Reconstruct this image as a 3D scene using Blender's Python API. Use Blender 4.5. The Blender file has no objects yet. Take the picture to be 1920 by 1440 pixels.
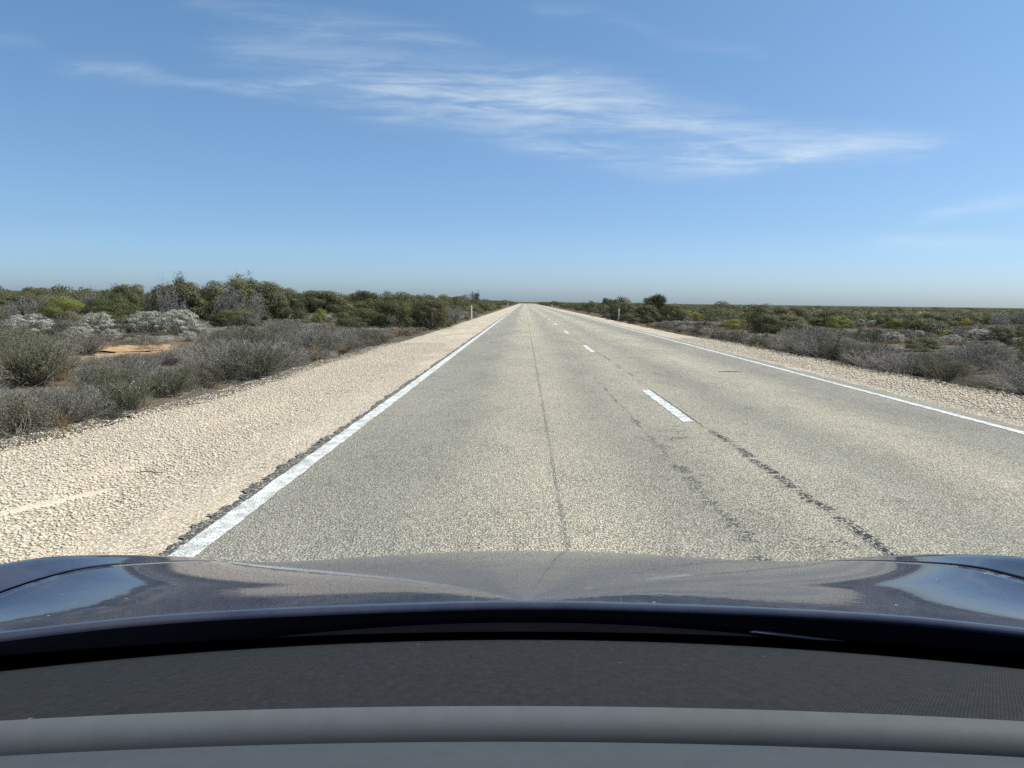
import bpy, math, random
import numpy as np
from mathutils import Matrix, Vector

R = math.radians
random.seed(11)
rng = np.random.default_rng(11)
SC = bpy.context.scene
COL = SC.collection

# ------------------------------------------------------------------ camera
CAM_H = 1.33
FPX = 1442.0                       # focal length in pixels of the 1920 wide photograph
YAW, PITCH, ROLL = R(0.86), R(6.12), R(0.72)
cam_d = bpy.data.cameras.new("camera")
cam_d.sensor_width = 36.0
cam_d.lens = FPX / 1920 * 36
cam_d.clip_start = 0.02
cam_d.clip_end = 30000
cam = bpy.data.objects.new("camera", cam_d)
CROT = Matrix.Rotation(YAW, 4, 'Z') @ Matrix.Rotation(math.pi/2 - PITCH, 4, 'X') @ Matrix.Rotation(ROLL, 4, 'Z')
cam.matrix_world = Matrix.Translation((0, 0, CAM_H)) @ CROT
COL.objects.link(cam)
SC.camera = cam
R3 = CROT.to_3x3()

def ray(px, py):
    return (R3 @ Vector(((px - 960) / FPX, (720 - py) / FPX, -1.0))).normalized()

def gp(px, py, z=0.0):
    d = ray(px, py)
    t = (z - CAM_H) / d.z
    return d.x * t, d.y * t

R3T = R3.transposed()
def proj(x, y, z):
    v = R3T @ Vector((x, y, z - CAM_H))
    return 960 + FPX * v.x / -v.z, 720 - FPX * v.y / -v.z

# ------------------------------------------------------------------ helpers
def mesh_from(name, V, Q=None, T=None, tint=None, smooth=False):
    V = np.asarray(V, np.float32)
    me = bpy.data.meshes.new(name)
    nq = 0 if Q is None else len(Q)
    nt = 0 if T is None else len(T)
    loops = np.concatenate([np.asarray(Q, np.int32).ravel() if nq else np.zeros(0, np.int32),
                            np.asarray(T, np.int32).ravel() if nt else np.zeros(0, np.int32)])
    starts = np.concatenate([np.arange(nq) * 4, nq * 4 + np.arange(nt) * 3]).astype(np.int32)
    me.vertices.add(len(V)); me.vertices.foreach_set("co", V.ravel())
    me.loops.add(len(loops)); me.loops.foreach_set("vertex_index", loops)
    me.polygons.add(nq + nt); me.polygons.foreach_set("loop_start", starts)
    if smooth:
        me.polygons.foreach_set("use_smooth", np.ones(nq + nt, bool))
    if tint is not None:
        a = me.attributes.new("tint", 'FLOAT', 'POINT')
        a.data.foreach_set("value", np.asarray(tint, np.float32))
    me.update(calc_edges=True)
    me.validate()
    return me

def link(name, me, mat, parent=None):
    o = bpy.data.objects.new(name, me)
    if mat is not None and len(me.materials) == 0:
        me.materials.append(mat)
    COL.objects.link(o)
    o.parent = parent
    return o

def empty(name, loc=(0, 0, 0)):
    o = bpy.data.objects.new(name, None)
    o.empty_display_size = 0.2
    o.location = loc
    COL.objects.link(o)
    return o

def tag(o, label=None, cat=None, group=None, kind=None):
    for k, v in (("label", label), ("category", cat), ("group", group), ("kind", kind)):
        if v: o[k] = v
    return o

def grid_mesh(name, P, smooth=True):
    P = np.asarray(P, np.float32)
    n, m = P.shape[:2]
    idx = np.arange(n * m).reshape(n, m)
    Q = np.stack([idx[:-1, :-1], idx[:-1, 1:], idx[1:, 1:], idx[1:, :-1]], -1).reshape(-1, 4)
    return mesh_from(name, P.reshape(-1, 3), Q, smooth=smooth)

# ------------------------------------------------------------------ materials
class NT:
    def __init__(s, m):
        m.use_nodes = True
        s.t = m.node_tree; s.t.nodes.clear()
    def n(s, typ, **kw):
        nd = s.t.nodes.new(typ)
        for k, v in kw.items():
            if k == 'ins':
                for a, b in v.items():
                    if hasattr(b, 'is_output') or isinstance(b, bpy.types.NodeSocket): s.t.links.new(b, nd.inputs[a])
                    else: nd.inputs[a].default_value = b
            else: setattr(nd, k, v)
        return nd
    def math(s, op, a, b=0.0, c=None, clamp=False):
        nd = s.n('ShaderNodeMath', operation=op); nd.use_clamp = clamp
        for i, v in enumerate((a, b) if c is None else (a, b, c)):
            if isinstance(v, bpy.types.NodeSocket): s.t.links.new(v, nd.inputs[i])
            else: nd.inputs[i].default_value = v
        return nd.outputs[0]
    def mix(s, f, a, b, typ='RGBA', blend='MIX'):
        nd = s.n('ShaderNodeMix', data_type=typ)
        if typ == 'RGBA': nd.blend_type = blend
        ia, ib, io = (6, 7, 2) if typ == 'RGBA' else (2, 3, 0)
        for i, v in ((0, f), (ia, a), (ib, b)):
            if isinstance(v, bpy.types.NodeSocket): s.t.links.new(v, nd.inputs[i])
            else: nd.inputs[i].default_value = (*v, 1) if (typ == 'RGBA' and i and len(v) == 3) else v
        return nd.outputs[io]
    def ramp(s, f, stops, interp='LINEAR'):
        nd = s.n('ShaderNodeValToRGB')
        cr = nd.color_ramp; cr.interpolation = interp
        while len(cr.elements) < len(stops): cr.elements.new(0.5)
        for e, (p, c) in zip(cr.elements, stops):
            e.position = p
            e.color = (*c, 1) if hasattr(c, '__len__') else (c, c, c, 1)
        s.t.links.new(f, nd.inputs[0])
        return nd.outputs[0]
    def noise(s, vec, scale, detail=4, rough=.55, dist=0.0, out=0):
        nd = s.n('ShaderNodeTexNoise', ins={'Scale': scale, 'Detail': detail, 'Roughness': rough, 'Distortion': dist})
        if vec is not None: s.t.links.new(vec, nd.inputs['Vector'])
        return nd.outputs[out]
    def voro(s, vec, scale, feature='F1', out='Distance', rand=1.0):
        nd = s.n('ShaderNodeTexVoronoi', feature=feature, ins={'Scale': scale, 'Randomness': rand})
        s.t.links.new(vec, nd.inputs['Vector'])
        return nd.outputs[out]
    def scale(s, vec, v):
        nd = s.n('ShaderNodeVectorMath', operation='MULTIPLY')
        s.t.links.new(vec, nd.inputs[0]); nd.inputs[1].default_value = v
        return nd.outputs[0]
    def sep(s, vec):
        nd = s.n('ShaderNodeSeparateXYZ'); s.t.links.new(vec, nd.inputs[0]); return nd.outputs
    def obj(s): return s.n('ShaderNodeTexCoord').outputs['Object']
    def bump(s, h, strength=1.0, dist=0.01, normal=None):
        nd = s.n('ShaderNodeBump', ins={'Strength': strength, 'Distance': dist})
        s.t.links.new(h, nd.inputs['Height'])
        if normal is not None: s.t.links.new(normal, nd.inputs['Normal'])
        return nd.outputs[0]
    def principled(s, **ins):
        nd = s.n('ShaderNodeBsdfPrincipled')
        for k, v in ins.items():
            k = k.replace('_', ' ')
            if isinstance(v, bpy.types.NodeSocket): s.t.links.new(v, nd.inputs[k])
            else: nd.inputs[k].default_value = (*v, 1) if hasattr(v, '__len__') and len(v) == 3 else v
        return nd.outputs[0]
    def out(s, sh):
        o = s.n('ShaderNodeOutputMaterial'); s.t.links.new(sh, o.inputs['Surface'])

def mat(name):
    m = bpy.data.materials.new(name)
    return m, NT(m)

def foliage_mat(name, dark, mid, light, trans=0.18, hue_var=0.02, val_var=0.25):
    m, t = mat(name)
    a = t.n('ShaderNodeAttribute', attribute_name='tint').outputs['Fac']
    c = t.ramp(a, [(0.0, dark), (0.5, mid), (1.0, light)])
    rnd = t.n('ShaderNodeObjectInfo').outputs['Random']
    hs = t.n('ShaderNodeHueSaturation')
    t.t.links.new(c, hs.inputs['Color'])
    t.t.links.new(t.math('MULTIPLY_ADD', rnd, 2 * hue_var, 0.5 - hue_var), hs.inputs['Hue'])
    rv = t.math('FRACT', t.math('MULTIPLY', rnd, 17.31))
    t.t.links.new(t.math('MULTIPLY_ADD', rv, 2 * val_var, 1 - val_var), hs.inputs['Value'])
    d = t.principled(Base_Color=hs.outputs[0], Roughness=0.62, Specular_IOR_Level=0.25)
    tr = t.n('ShaderNodeBsdfTranslucent'); t.t.links.new(hs.outputs[0], tr.inputs[0])
    mx = t.n('ShaderNodeMixShader', ins={0: trans, 1: d, 2: tr.outputs[0]})
    t.out(mx.outputs[0])
    return m

M = {}
M['grey_twig'] = foliage_mat('grey_twigs', (.13, .119, .104), (.25, .23, .20), (.42, .39, .345), 0.08, .015, .22)
M['grey_leaf'] = foliage_mat('grey_leaves', (.13, .123, .112), (.21, .20, .182), (.31, .295, .27), 0.15, .02, .25)
M['green_leaf'] = foliage_mat('green_leaves', (.055, .062, .026), (.105, .116, .048), (.18, .185, .075), .32, .02, .22)
M['feather_leaf'] = foliage_mat('feather_leaves', (.13, .135, .075), (.235, .235, .13), (.36, .35, .20), .4, .02, .18)
M['olive_leaf'] = foliage_mat('olive_leaves', (.055, .060, .022), (.105, .112, .042), (.17, .172, .066), .32, .02, .22)
M['lime_leaf'] = foliage_mat('lime_leaves', (.10, .112, .020), (.185, .195, .038), (.28, .28, .062), .22, .015, .15)
M['yellow_leaf'] = foliage_mat('yellow_flowers', (.14, .13, .02), (.30, .27, .03), (.45, .40, .06), .2, .01, .1)
M['silver_leaf'] = foliage_mat('silver_leaves', (.22, .222, .18), (.36, .36, .30), (.52, .515, .44), .1, .01, .12)
M['dark_leaf'] = foliage_mat('dark_leaves', (.056, .060, .028), (.105, .106, .047), (.175, .17, .078), .32, .02, .25)
M['brown_leaf'] = foliage_mat('brown_leaves', (.07, .062, .046), (.125, .115, .082), (.20, .18, .128), .25, .02, .25)
M['straw'] = foliage_mat('straw', (.20, .14, .06), (.36, .26, .12), (.52, .42, .24), .25, .01, .15)
M['bark'] = foliage_mat('bark', (.10, .09, .078), (.18, .165, .145), (.28, .26, .235), 0, .01, .2)
M['dead_wood'] = foliage_mat('dead_wood', (.16, .15, .138), (.28, .265, .245), (.42, .40, .375), 0, .01, .15)

# gravel (sheet and stones)
def gravel_sheet_mat():
    m, t = mat('limestone_gravel')
    co = t.obj()
    sep = t.sep(co)
    warp = t.noise(co, 9, 3, out=1)
    v = t.n('ShaderNodeVectorMath', operation='MULTIPLY_ADD', ins={0: warp, 1: (.03, .03, .03), 2: co}).outputs[0]
    rnd = t.sep(t.voro(v, 44, out='Color'))[0]
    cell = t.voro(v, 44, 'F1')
    small = t.voro(v, 85, 'F1')
    base = t.ramp(rnd, [(0, (.41, .345, .26)), (.35, (.525, .445, .345)), (.75, (.60, .52, .41)), (1, (.69, .625, .53))])
    fines = t.ramp(t.noise(co, 30, 4), [(.3, (.475, .395, .29)), (.7, (.575, .485, .365))])
    # patches where fine sand covers the stones
    big = t.noise(t.scale(co, (1.2, .35, 1)), 1.1, 4)
    fm = t.ramp(big, [(.5, 0), (.68, 1)])
    gaps = t.ramp(cell, [(.38, 1), (.74, .40)])  # shade between the stones, painted into the colour
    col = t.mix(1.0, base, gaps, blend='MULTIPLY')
    col = t.mix(t.math('MULTIPLY', fm, .6), col, fines)
    blot = t.ramp(t.noise(t.scale(co, (1, .5, 1)), .7, 3), [(.3, .86), (.7, 1.05)])
    col = t.mix(1.0, col, blot, blend='MULTIPLY')
    h = t.math('SUBTRACT', t.math('MULTIPLY', cell, -1.0), t.math('MULTIPLY', small, .35))
    hb = t.math('MULTIPLY', h, t.math('SUBTRACT', 1.0, t.math('MULTIPLY', fm, .6)))
    t.out(t.principled(Base_Color=col, Roughness=.95, Specular_IOR_Level=.1, Normal=t.bump(hb, 1.0, .013)))
    return m
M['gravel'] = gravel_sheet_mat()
def stone_mat():
    m, t = mat('limestone_stones')
    a = t.n('ShaderNodeAttribute', attribute_name='tint').outputs['Fac']
    c = t.ramp(a, [(0, (.375, .315, .24)), (.4, (.515, .44, .34)), (.85, (.615, .54, .43)), (1, (.71, .65, .555))])
    n = t.noise(t.obj(), 120, 3)
    c = t.mix(1.0, c, t.ramp(n, [(.3, .85), (.7, 1.08)]), blend='MULTIPLY')
    t.out(t.principled(Base_Color=c, Roughness=.95, Specular_IOR_Level=.1))
    return m
M['stone'] = stone_mat()

def sand_mat(name, c1, c2):
    m, t = mat(name)
    co = t.obj()
    c = t.ramp(t.noise(co, 5, 8, .68), [(.36, c1), (.60, c2)])
    g = t.voro(co, 40, 'F1')
    c = t.mix(1.0, c, t.ramp(g, [(.2, 1.0), (.7, .75)]), blend='MULTIPLY')
    t.out(t.principled(Base_Color=c, Roughness=.97, Specular_IOR_Level=.05, Normal=t.bump(t.noise(co, 30, 5), .8, .03)))
    return m
M['sand'] = sand_mat('pale_sand', (.58, .485, .37), (.66, .56, .44))
M['red_soil'] = sand_mat('orange_soil', (.22, .13, .07), (.58, .39, .22))

def ground_mat():
    m, t = mat('heath_soil')
    co = t.obj()
    n1 = t.noise(co, .35, 5)
    soil = t.ramp(t.noise(co, 3, 6), [(.3, (.15, .105, .066)), (.55, (.22, .15, .085)), (.75, (.30, .20, .11))])
    litter = t.ramp(t.noise(co, 14, 5), [(.35, (.055, .048, .034)), (.65, (.13, .11, .08))])
    c = t.mix(t.ramp(n1, [(.42, 1), (.62, .35)]), soil, litter)
    # beyond the modelled shrubs the heath closes over the soil
    y = t.sep(co)[1]
    far = t.ramp(t.math('DIVIDE', y, 1000.0), [(.12, 0), (.35, 1)])
    heath = t.ramp(t.noise(t.scale(co, (1, .3, 1)), .12, 6, .7), [(.3, (.048, .046, .026)), (.55, (.075, .070, .042)), (.75, (.10, .092, .06))])
    c = t.mix(far, c, heath)
    t.out(t.principled(Base_Color=c, Roughness=.97, Specular_IOR_Level=.05, Normal=t.bump(t.noise(co, 12, 6), .8, .06)))
    return m
M['ground'] = ground_mat()

ROAD_L, ROAD_R = -1.96, 5.62
def road_mat():
    m, t = mat('chip_seal')
    co = t.obj()
    s = t.sep(co)
    wob = t.math('MULTIPLY', t.math('SUBTRACT', t.noise(t.scale(co, (.6, .12, 1)), 1.0, 4), .5), .55)
    u = t.math('DIVIDE', t.math('ADD', t.math('ADD', s[0], wob), 2.2), 8.0)      # 0..1 across the seal
    def p(x): return (x + 2.2) / 8.0
    G, P_, Y = 0.0, 1.0, 0.85
    band = t.ramp(u, [(p(-1.9), .45), (p(-1.55), .12), (p(-.75), .06), (p(-.25), .8), (p(.45), .95), (p(.95), .22), (p(1.35), .35),
                      (p(1.8), .72), (p(2.2), .62), (p(2.75), .1), (p(3.15), .55), (p(3.6), 1.0), (p(4.05), .7), (p(4.55), .0), (p(5.1), .05), (p(5.5), .3)])
    warp = t.noise(co, 40, 2, out=1)
    v = t.n('ShaderNodeVectorMath', operation='MULTIPLY_ADD', ins={0: warp, 1: (.010, .010, .006), 2: co}).outputs[0]
    rnd = t.sep(t.voro(v, 74, out='Color'))
    cell = t.voro(v, 74, 'F1')
    chip = t.ramp(rnd[0], [(0, (.25, .235, .195)), (.3, (.362, .339, .28)), (.7, (.485, .452, .37)), (1, (.65, .605, .50))])
    bit = t.ramp(cell, [(.38, 0), (.62, 1)])
    worn = t.mix(band, (.73, .735, .735), (1.12, 1.075, .98))
    col = t.mix(1.0, chip, worn, blend='MULTIPLY')
    loss = t.noise(t.scale(co, (1, .45, 1)), 2.2, 6, .65)
    dk = t.math('MULTIPLY', bit, t.math('ADD', .70, t.math('MULTIPLY', t.ramp(loss, [(.52, 0), (.66, 1)]), .3)))
    col = t.mix(dk, col, (.135, .128, .113))
    blot = t.ramp(t.noise(t.scale(co, (.9, .25, 1)), 1.0, 5), [(.3, .86), (.7, 1.1)])
    col = t.mix(1.0, col, blot, blend='MULTIPLY')
    # bitumen bleeding through: joints along the lane and crazed patches
    def stripe(x0, w, amt, wscale=.9, amp=.08, y0=None, y1=None, gate=(.40, .55), gs=1.0):
        wv = t.math('MULTIPLY', t.math('SUBTRACT', t.noise(t.scale(co, (0, 1, 0)), wscale, 5, .7), .5), amp * 2)
        d = t.math('ABSOLUTE', t.math('SUBTRACT', t.math('ADD', s[0], wv), x0))
        d = t.math('ADD', d, t.math('MULTIPLY', t.math('SUBTRACT', t.noise(co, 24, 4, .7), .5), w * 4.5))
        k = t.ramp(t.math('DIVIDE', d, w * 2), [(.30, 1), (.55, 0)])
        g = t.ramp(t.noise(t.scale(co, (.3, gs, 0)), .8, 4, .6), [(gate[0], 0), (gate[1], 1)])
        k = t.math('MULTIPLY', t.math('MULTIPLY', k, g), amt)
        if y0 is not None:
            k = t.math('MULTIPLY', k, t.ramp(t.math('DIVIDE', s[1], 30.0), [((y0 - .3) / 30, 0), (y0 / 30, 1), (y1 / 30, 1), ((y1 + .4) / 30, 0)]))
        return k
    tar = stripe(.25, .016, .5, .3, .02, gate=(.25, .5))
    for k in (stripe(1.26, .022, .7, .6, .07, gate=(.45, .60), gs=2.6), stripe(1.27, .06, .75, 1.2, .12, 3.0, 9, (.48, .56), 5.0), stripe(1.98, .05, 1.0, 1.2, .07, 2.5, 7.8, (.40, .45), 7.0),
              stripe(1.98, .03, .8, .6, .05, 12.2, 19.0, (.46, .54), 3.0), stripe(1.95, .02, .5, .6, .05, 19, 80, (.4, .5), 1.0),
              stripe(1.95, .018, .9, .6, .01, 8.4, 11.6, (.2, .3), 3.0)):
        tar = t.math('MAXIMUM', tar, k)
    crz = t.voro(t.n('ShaderNodeVectorMath', operation='MULTIPLY_ADD', ins={0: t.noise(co, 3, 4, out=1), 1: (.3, .3, 0), 2: co}).outputs[0], 2.6, 'DISTANCE_TO_EDGE')
    crz = t.ramp(crz, [(.0, 1), (.028, 0)])
    zone = t.math('MULTIPLY', t.ramp(t.noise(co, 1.5, 4), [(.47, 0), (.6, 1)]),
                  t.ramp(u, [(p(.7), 0), (p(1.0), 1), (p(1.9), 1), (p(2.2), 0)]))
    zone = t.math('MULTIPLY', zone, t.ramp(t.math('DIVIDE', s[1], 30.0), [(.28, 1), (.42, 0)]))
    tar = t.math('MAXIMUM', tar, t.math('MULTIPLY', t.math('MULTIPLY', crz, zone), .8))
    # bare bitumen at the broken edge
    edge = t.ramp(t.math('ADD', t.math('SUBTRACT', s[0], -1.80), t.math('MULTIPLY', t.math('SUBTRACT', t.noise(co, 26, 3), .5), .16)), [(.0, .8), (.03, 0)])
    tar = t.math('MAXIMUM', tar, edge)
    tcol = t.ramp(rnd[1], [(.40, (.028, .029, .031)), (.70, (.055, .055, .056)), (.78, (.30, .28, .235)), (1, (.42, .39, .33))])
    col = t.mix(tar, col, tcol)
    h = t.math('MULTIPLY', cell, -1.0)
    h = t.math('ADD', h, t.math('MULTIPLY', rnd[2], .25))
    t.out(t.principled(Base_Color=col, Roughness=.88, Specular_IOR_Level=.25, Normal=t.bump(h, 1.0, .013)))
    return m
M['road'] = road_mat()

def paint_mat():
    m, t = mat('road_paint')
    co = t.obj()
    cell = t.voro(co, 78, 'F1')
    n = t.noise(co, 7, 5, .7)
    wear = t.ramp(t.math('ADD', n, t.math('MULTIPLY', cell, .35)), [(.60, .05), (.76, .95)])
    c = t.mix(wear, (.64, .66, .645), (.33, .32, .285))
    c = t.mix(1.0, c, t.ramp(t.noise(co, 2, 4), [(.3, .9), (.7, 1.04)]), blend='MULTIPLY')
    t.out(t.principled(Base_Color=c, Roughness=.7, Normal=t.bump(t.math('MULTIPLY', cell, -1.0), .8, .009)))
    return m
M['paint'] = paint_mat()

def simple(name, col, rough=.6, spec=.5, **kw):
    m, t = mat(name)
    n = t.noise(t.obj(), kw.get('ns', 30), 4)
    c = t.mix(t.ramp(n, [(.35, 0), (.65, 1)]), tuple(x * .88 for x in col), tuple(min(1, x * 1.1) for x in col))
    t.out(t.principled(Base_Color=c, Roughness=rough, Specular_IOR_Level=spec))
    return m
M['post'] = simple('post_plastic', (.86, .82, .74), .6, .3)
M['headlining'] = simple('headlining', (.10, .10, .10), .95, .1)
M['black_plastic'] = simple('black_plastic', (.003, .0034, .0045), .6, .02)
M['frit'] = simple('black_frit', (.002, .002, .0025), .6, .1)

def car_paint():
    m, t = mat('car_paint')
    co = t.obj()
    flake = t.noise(co, 900, 2)
    base = t.mix(t.ramp(flake, [(.4, 0), (.7, 1)]), (.006, .010, .028), (.014, .022, .055))
    dust = t.ramp(t.noise(co, 5, 8, .75), [(.35, .01), (.75, .09)])
    speck = t.math('MULTIPLY', t.ramp(t.voro(co, 24, 'F1'), [(.04, 1), (.075, 0)]), t.ramp(t.noise(co, 9, 2), [(.52, 0), (.58, .8)]))
    dm = t.math('MAXIMUM', dust, speck)
    col = t.mix(dm, base, (.40, .36, .30))
    rough = t.math('ADD', .015, t.math('MULTIPLY', dm, .5))
    t.out(t.principled(Base_Color=col, Roughness=.45, Metallic=0.0, Specular_IOR_Level=.15, Coat_Weight=.72, Coat_Roughness=rough,
                       Coat_Normal=t.bump(t.noise(co, 60, 2), .02, .002)))
    return m
M['car_paint'] = car_paint()

def fabric_mat():
    m, t = mat('dash_weave')
    co = t.obj()
    s = t.sep(co)
    wx = t.math('SINE', t.math('MULTIPLY', t.math('ADD', s[0], t.math('MULTIPLY', s[1], .15)), 2200.0))
    wy = t.math('SINE', t.math('MULTIPLY', s[1], 1700.0))
    w = t.math('MULTIPLY', wx, wy)
    n = t.noise(t.scale(co, (1, .4, .4)), 130, 6, .75)
    c = t.mix(t.ramp(n, [(.35, 0), (.7, 1)]), (.0060, .0066, .0078), (.0190, .0195, .0205))
    c = t.mix(1.0, c, t.ramp(w, [(0, .72), (1, 1.15)]), blend='MULTIPLY')
    sp = t.math('MULTIPLY', t.ramp(t.voro(co, 26, 'F1'), [(.03, 1), (.055, 0)]), t.ramp(t.noise(co, 15, 2), [(.54, 0), (.60, .7)]))
    c = t.mix(sp, c, (.30, .29, .27))
    t.out(t.principled(Base_Color=c, Roughness=.85, Specular_IOR_Level=.25, Normal=t.bump(w, .5, .0006)))
    return m
M['fabric'] = fabric_mat()
def dash_plastic(name='dash_plastic', c1=(.044, .050, .057), c2=(.049, .0555, .063)):
    m, t = mat(name)
    co = t.obj()
    n = t.noise(co, 60, 5, .6)
    c = t.mix(t.ramp(n, [(.35, 0), (.7, 1)]), c1, c2)
    sp = t.math('MULTIPLY', t.ramp(t.voro(co, 20, 'F1'), [(.03, 1), (.07, 0)]), t.ramp(t.noise(co, 9, 2), [(.58, 0), (.64, .5)]))
    c = t.mix(sp, c, (.035, .036, .04))
    t.out(t.principled(Base_Color=c, Roughness=.72, Specular_IOR_Level=.2, Normal=t.bump(t.noise(co, 1400, 2), .12, .0003)))
    return m
M['dash'] = dash_plastic()
m, t = mat('windscreen_glass')
tb = t.n('ShaderNodeBsdfTransparent'); tb.inputs[0].default_value = (.94, .965, .95, 1)
t.out(tb.outputs[0]); M['glass'] = m

# ------------------------------------------------------------------ terrain, road
def zc(y):
    """The road crests about 560 m ahead and falls gently beyond."""
    k = np.clip((np.asarray(y, float) - 540) / 400, 0, 1)
    return -3.2 * k * k * (3 - 2 * k)

def ysteps(y0, y1, d0, grow=1.06, dmax=80):
    ys = [y0]; d = d0
    while ys[-1] < y1:
        ys.append(min(y1, ys[-1] + d)); d = min(d * grow, dmax)
    return np.array(ys)

def noise1(y, seed, scale):
    r = np.random.default_rng(seed).uniform(-1, 1, 4096)
    u = np.asarray(y, float) / scale + 1000
    i = np.floor(u).astype(int) % 4095; f = u - np.floor(u); f = f * f * (3 - 2 * f)
    return r[i] * (1 - f) + r[i + 1] * f

gy = np.concatenate([np.linspace(-40, 500, 55), np.linspace(520, 1000, 25), np.geomspace(1050, 14000, 24)])
gx = np.concatenate([-np.geomspace(9000, 30, 14), np.linspace(-24, 24, 9), np.geomspace(30, 9000, 14)])
GX, GY = np.meshgrid(gx, gy)
o = link('ground', grid_mesh('ground', np.stack([GX, GY, zc(GY) - .07], -1)), M['ground']); tag(o, kind='structure')

def edge_left(y):
    y = np.asarray(y, float)
    b = np.interp(y, [0, 5, 7, 9, 12, 20, 36, 60, 200, 700], [-4.9, -4.8, -4.62, -4.38, -4.3, -4.2, -4.05, -3.95, -3.9, -3.9])
    return b + .10 * noise1(y, 5, 1.1) + .06 * noise1(y, 6, .31)
def edge_right(y):
    y = np.asarray(y, float)
    b = np.interp(y, [0, 12, 20, 40, 60, 200, 700], [7.55, 7.42, 7.2, 6.9, 6.9, 6.9, 6.9])
    return b + .10 * noise1(y, 15, 1.3) + .06 * noise1(y, 16, .35)

def strip(name, ys, xl, xr, z, m, n=6, lower=0.0):
    t_ = np.linspace(0, 1, n)[None, :]
    X = xl[:, None] * (1 - t_) + xr[:, None] * t_
    Z = (zc(ys) + z)[:, None] + 0 * X
    P = np.stack([X, ys[:, None] + 0 * X, Z], -1)
    if lower:                                   # outer side meets the soil
        P[:, 0 if lower < 0 else -1, 2] -= .075
    return link(name, grid_mesh(name, P), m)

ys = ysteps(-6, 1000, .08, 1.004, 6)
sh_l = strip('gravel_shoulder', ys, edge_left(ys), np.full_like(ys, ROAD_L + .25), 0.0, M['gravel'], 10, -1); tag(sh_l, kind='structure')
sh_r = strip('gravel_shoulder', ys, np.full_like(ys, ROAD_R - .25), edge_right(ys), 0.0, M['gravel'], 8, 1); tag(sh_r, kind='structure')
ys = np.concatenate([np.linspace(-6, 3, 60)[:-1], ysteps(3, 1000, .012, 1.0035, 5)])
rl = ROAD_L + .075 + .024 * noise1(ys, 21, .33) + .028 * noise1(ys, 22, .075) + .026 * noise1(ys, 23, .028) + .02 * noise1(ys, 24, 1.7)
rr = ROAD_R + .05 * noise1(ys, 25, .4)
road = strip('road', ys, rl, rr, .012, M['road'], 8); tag(road, kind='structure')

def marking(xc, w, y0, y1, seed, d0=.04):
    ys = ysteps(y0, y1, d0, 1.004, 5)
    a = xc - w / 2 + .008 * noise1(ys, seed, .09); b = xc + w / 2 + .008 * noise1(ys, seed + 1, .09)
    o = strip('lane_line', ys, a, b, .016, M['paint'], 3); tag(o, kind='structure'); return o
marking(-1.735, .135, -6, 980, 31)
marking(5.30, .115, -6, 980, 33, .08)
for k in range(-1, 34):
    y0 = 8.55 + 12.0 * k
    marking(1.86, .13, y0, y0 + 3.15, 40 + 2 * k, .05)

def blob_sheet(name, cx, cy, a, b, rot, z, m, seed, n=90):
    th = np.linspace(0, 2 * np.pi, n, endpoint=False)
    rr_ = 1 + .28 * noise1(th * 3, seed, 1.0) + .14 * noise1(th * 9, seed + 1, 1.0)
    rr_[-6:] = np.linspace(rr_[-7], rr_[0], 8)[1:-1]
    V = [(0, 0, .012)]
    for q in (.5, 1.0):
        x = a * rr_ * q * np.cos(th); y = b * rr_ * q * np.sin(th)
        X = x * math.cos(rot) - y * math.sin(rot); Y = x * math.sin(rot) + y * math.cos(rot)
        V += [(p_, q_, .009 if q < 1 else -.006) for p_, q_ in zip(X, Y)]
    T = [(0, 1 + i, 1 + (i + 1) % n) for i in range(n)]
    Q = [(1 + i, 1 + n + i, 1 + n + (i + 1) % n, 1 + (i + 1) % n) for i in range(n)]
    o = link(name, mesh_from(name, V, Q, T, smooth=True), m)
    o.location = (cx, cy, z)
    return o
x, y = gp(70, 948)
tag(blob_sheet('sand', x, y, .75, .10, R(64), -.003, M['sand'], 51), kind='structure')
SOIL = []
for (px, py, a, b, r, s) in ((190, 672, .75, 1.0, 10, 61), (255, 664, 1.0, 1.6, -10, 63), (335, 662, .9, 1.6, 30, 65), (215, 650, 1.4, 1.2, 0, 67), (290, 650, 1.5, 1.2, 0, 69)):
    x, y = gp(px, py)
    SOIL.append((x, y, max(a, b)))
    tag(blob_sheet('orange_soil', x, y, a * 1.1, b * 1.1, R(r), -.045 + .004 * len(SOIL), M['red_soil'], s), kind='structure')

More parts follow.
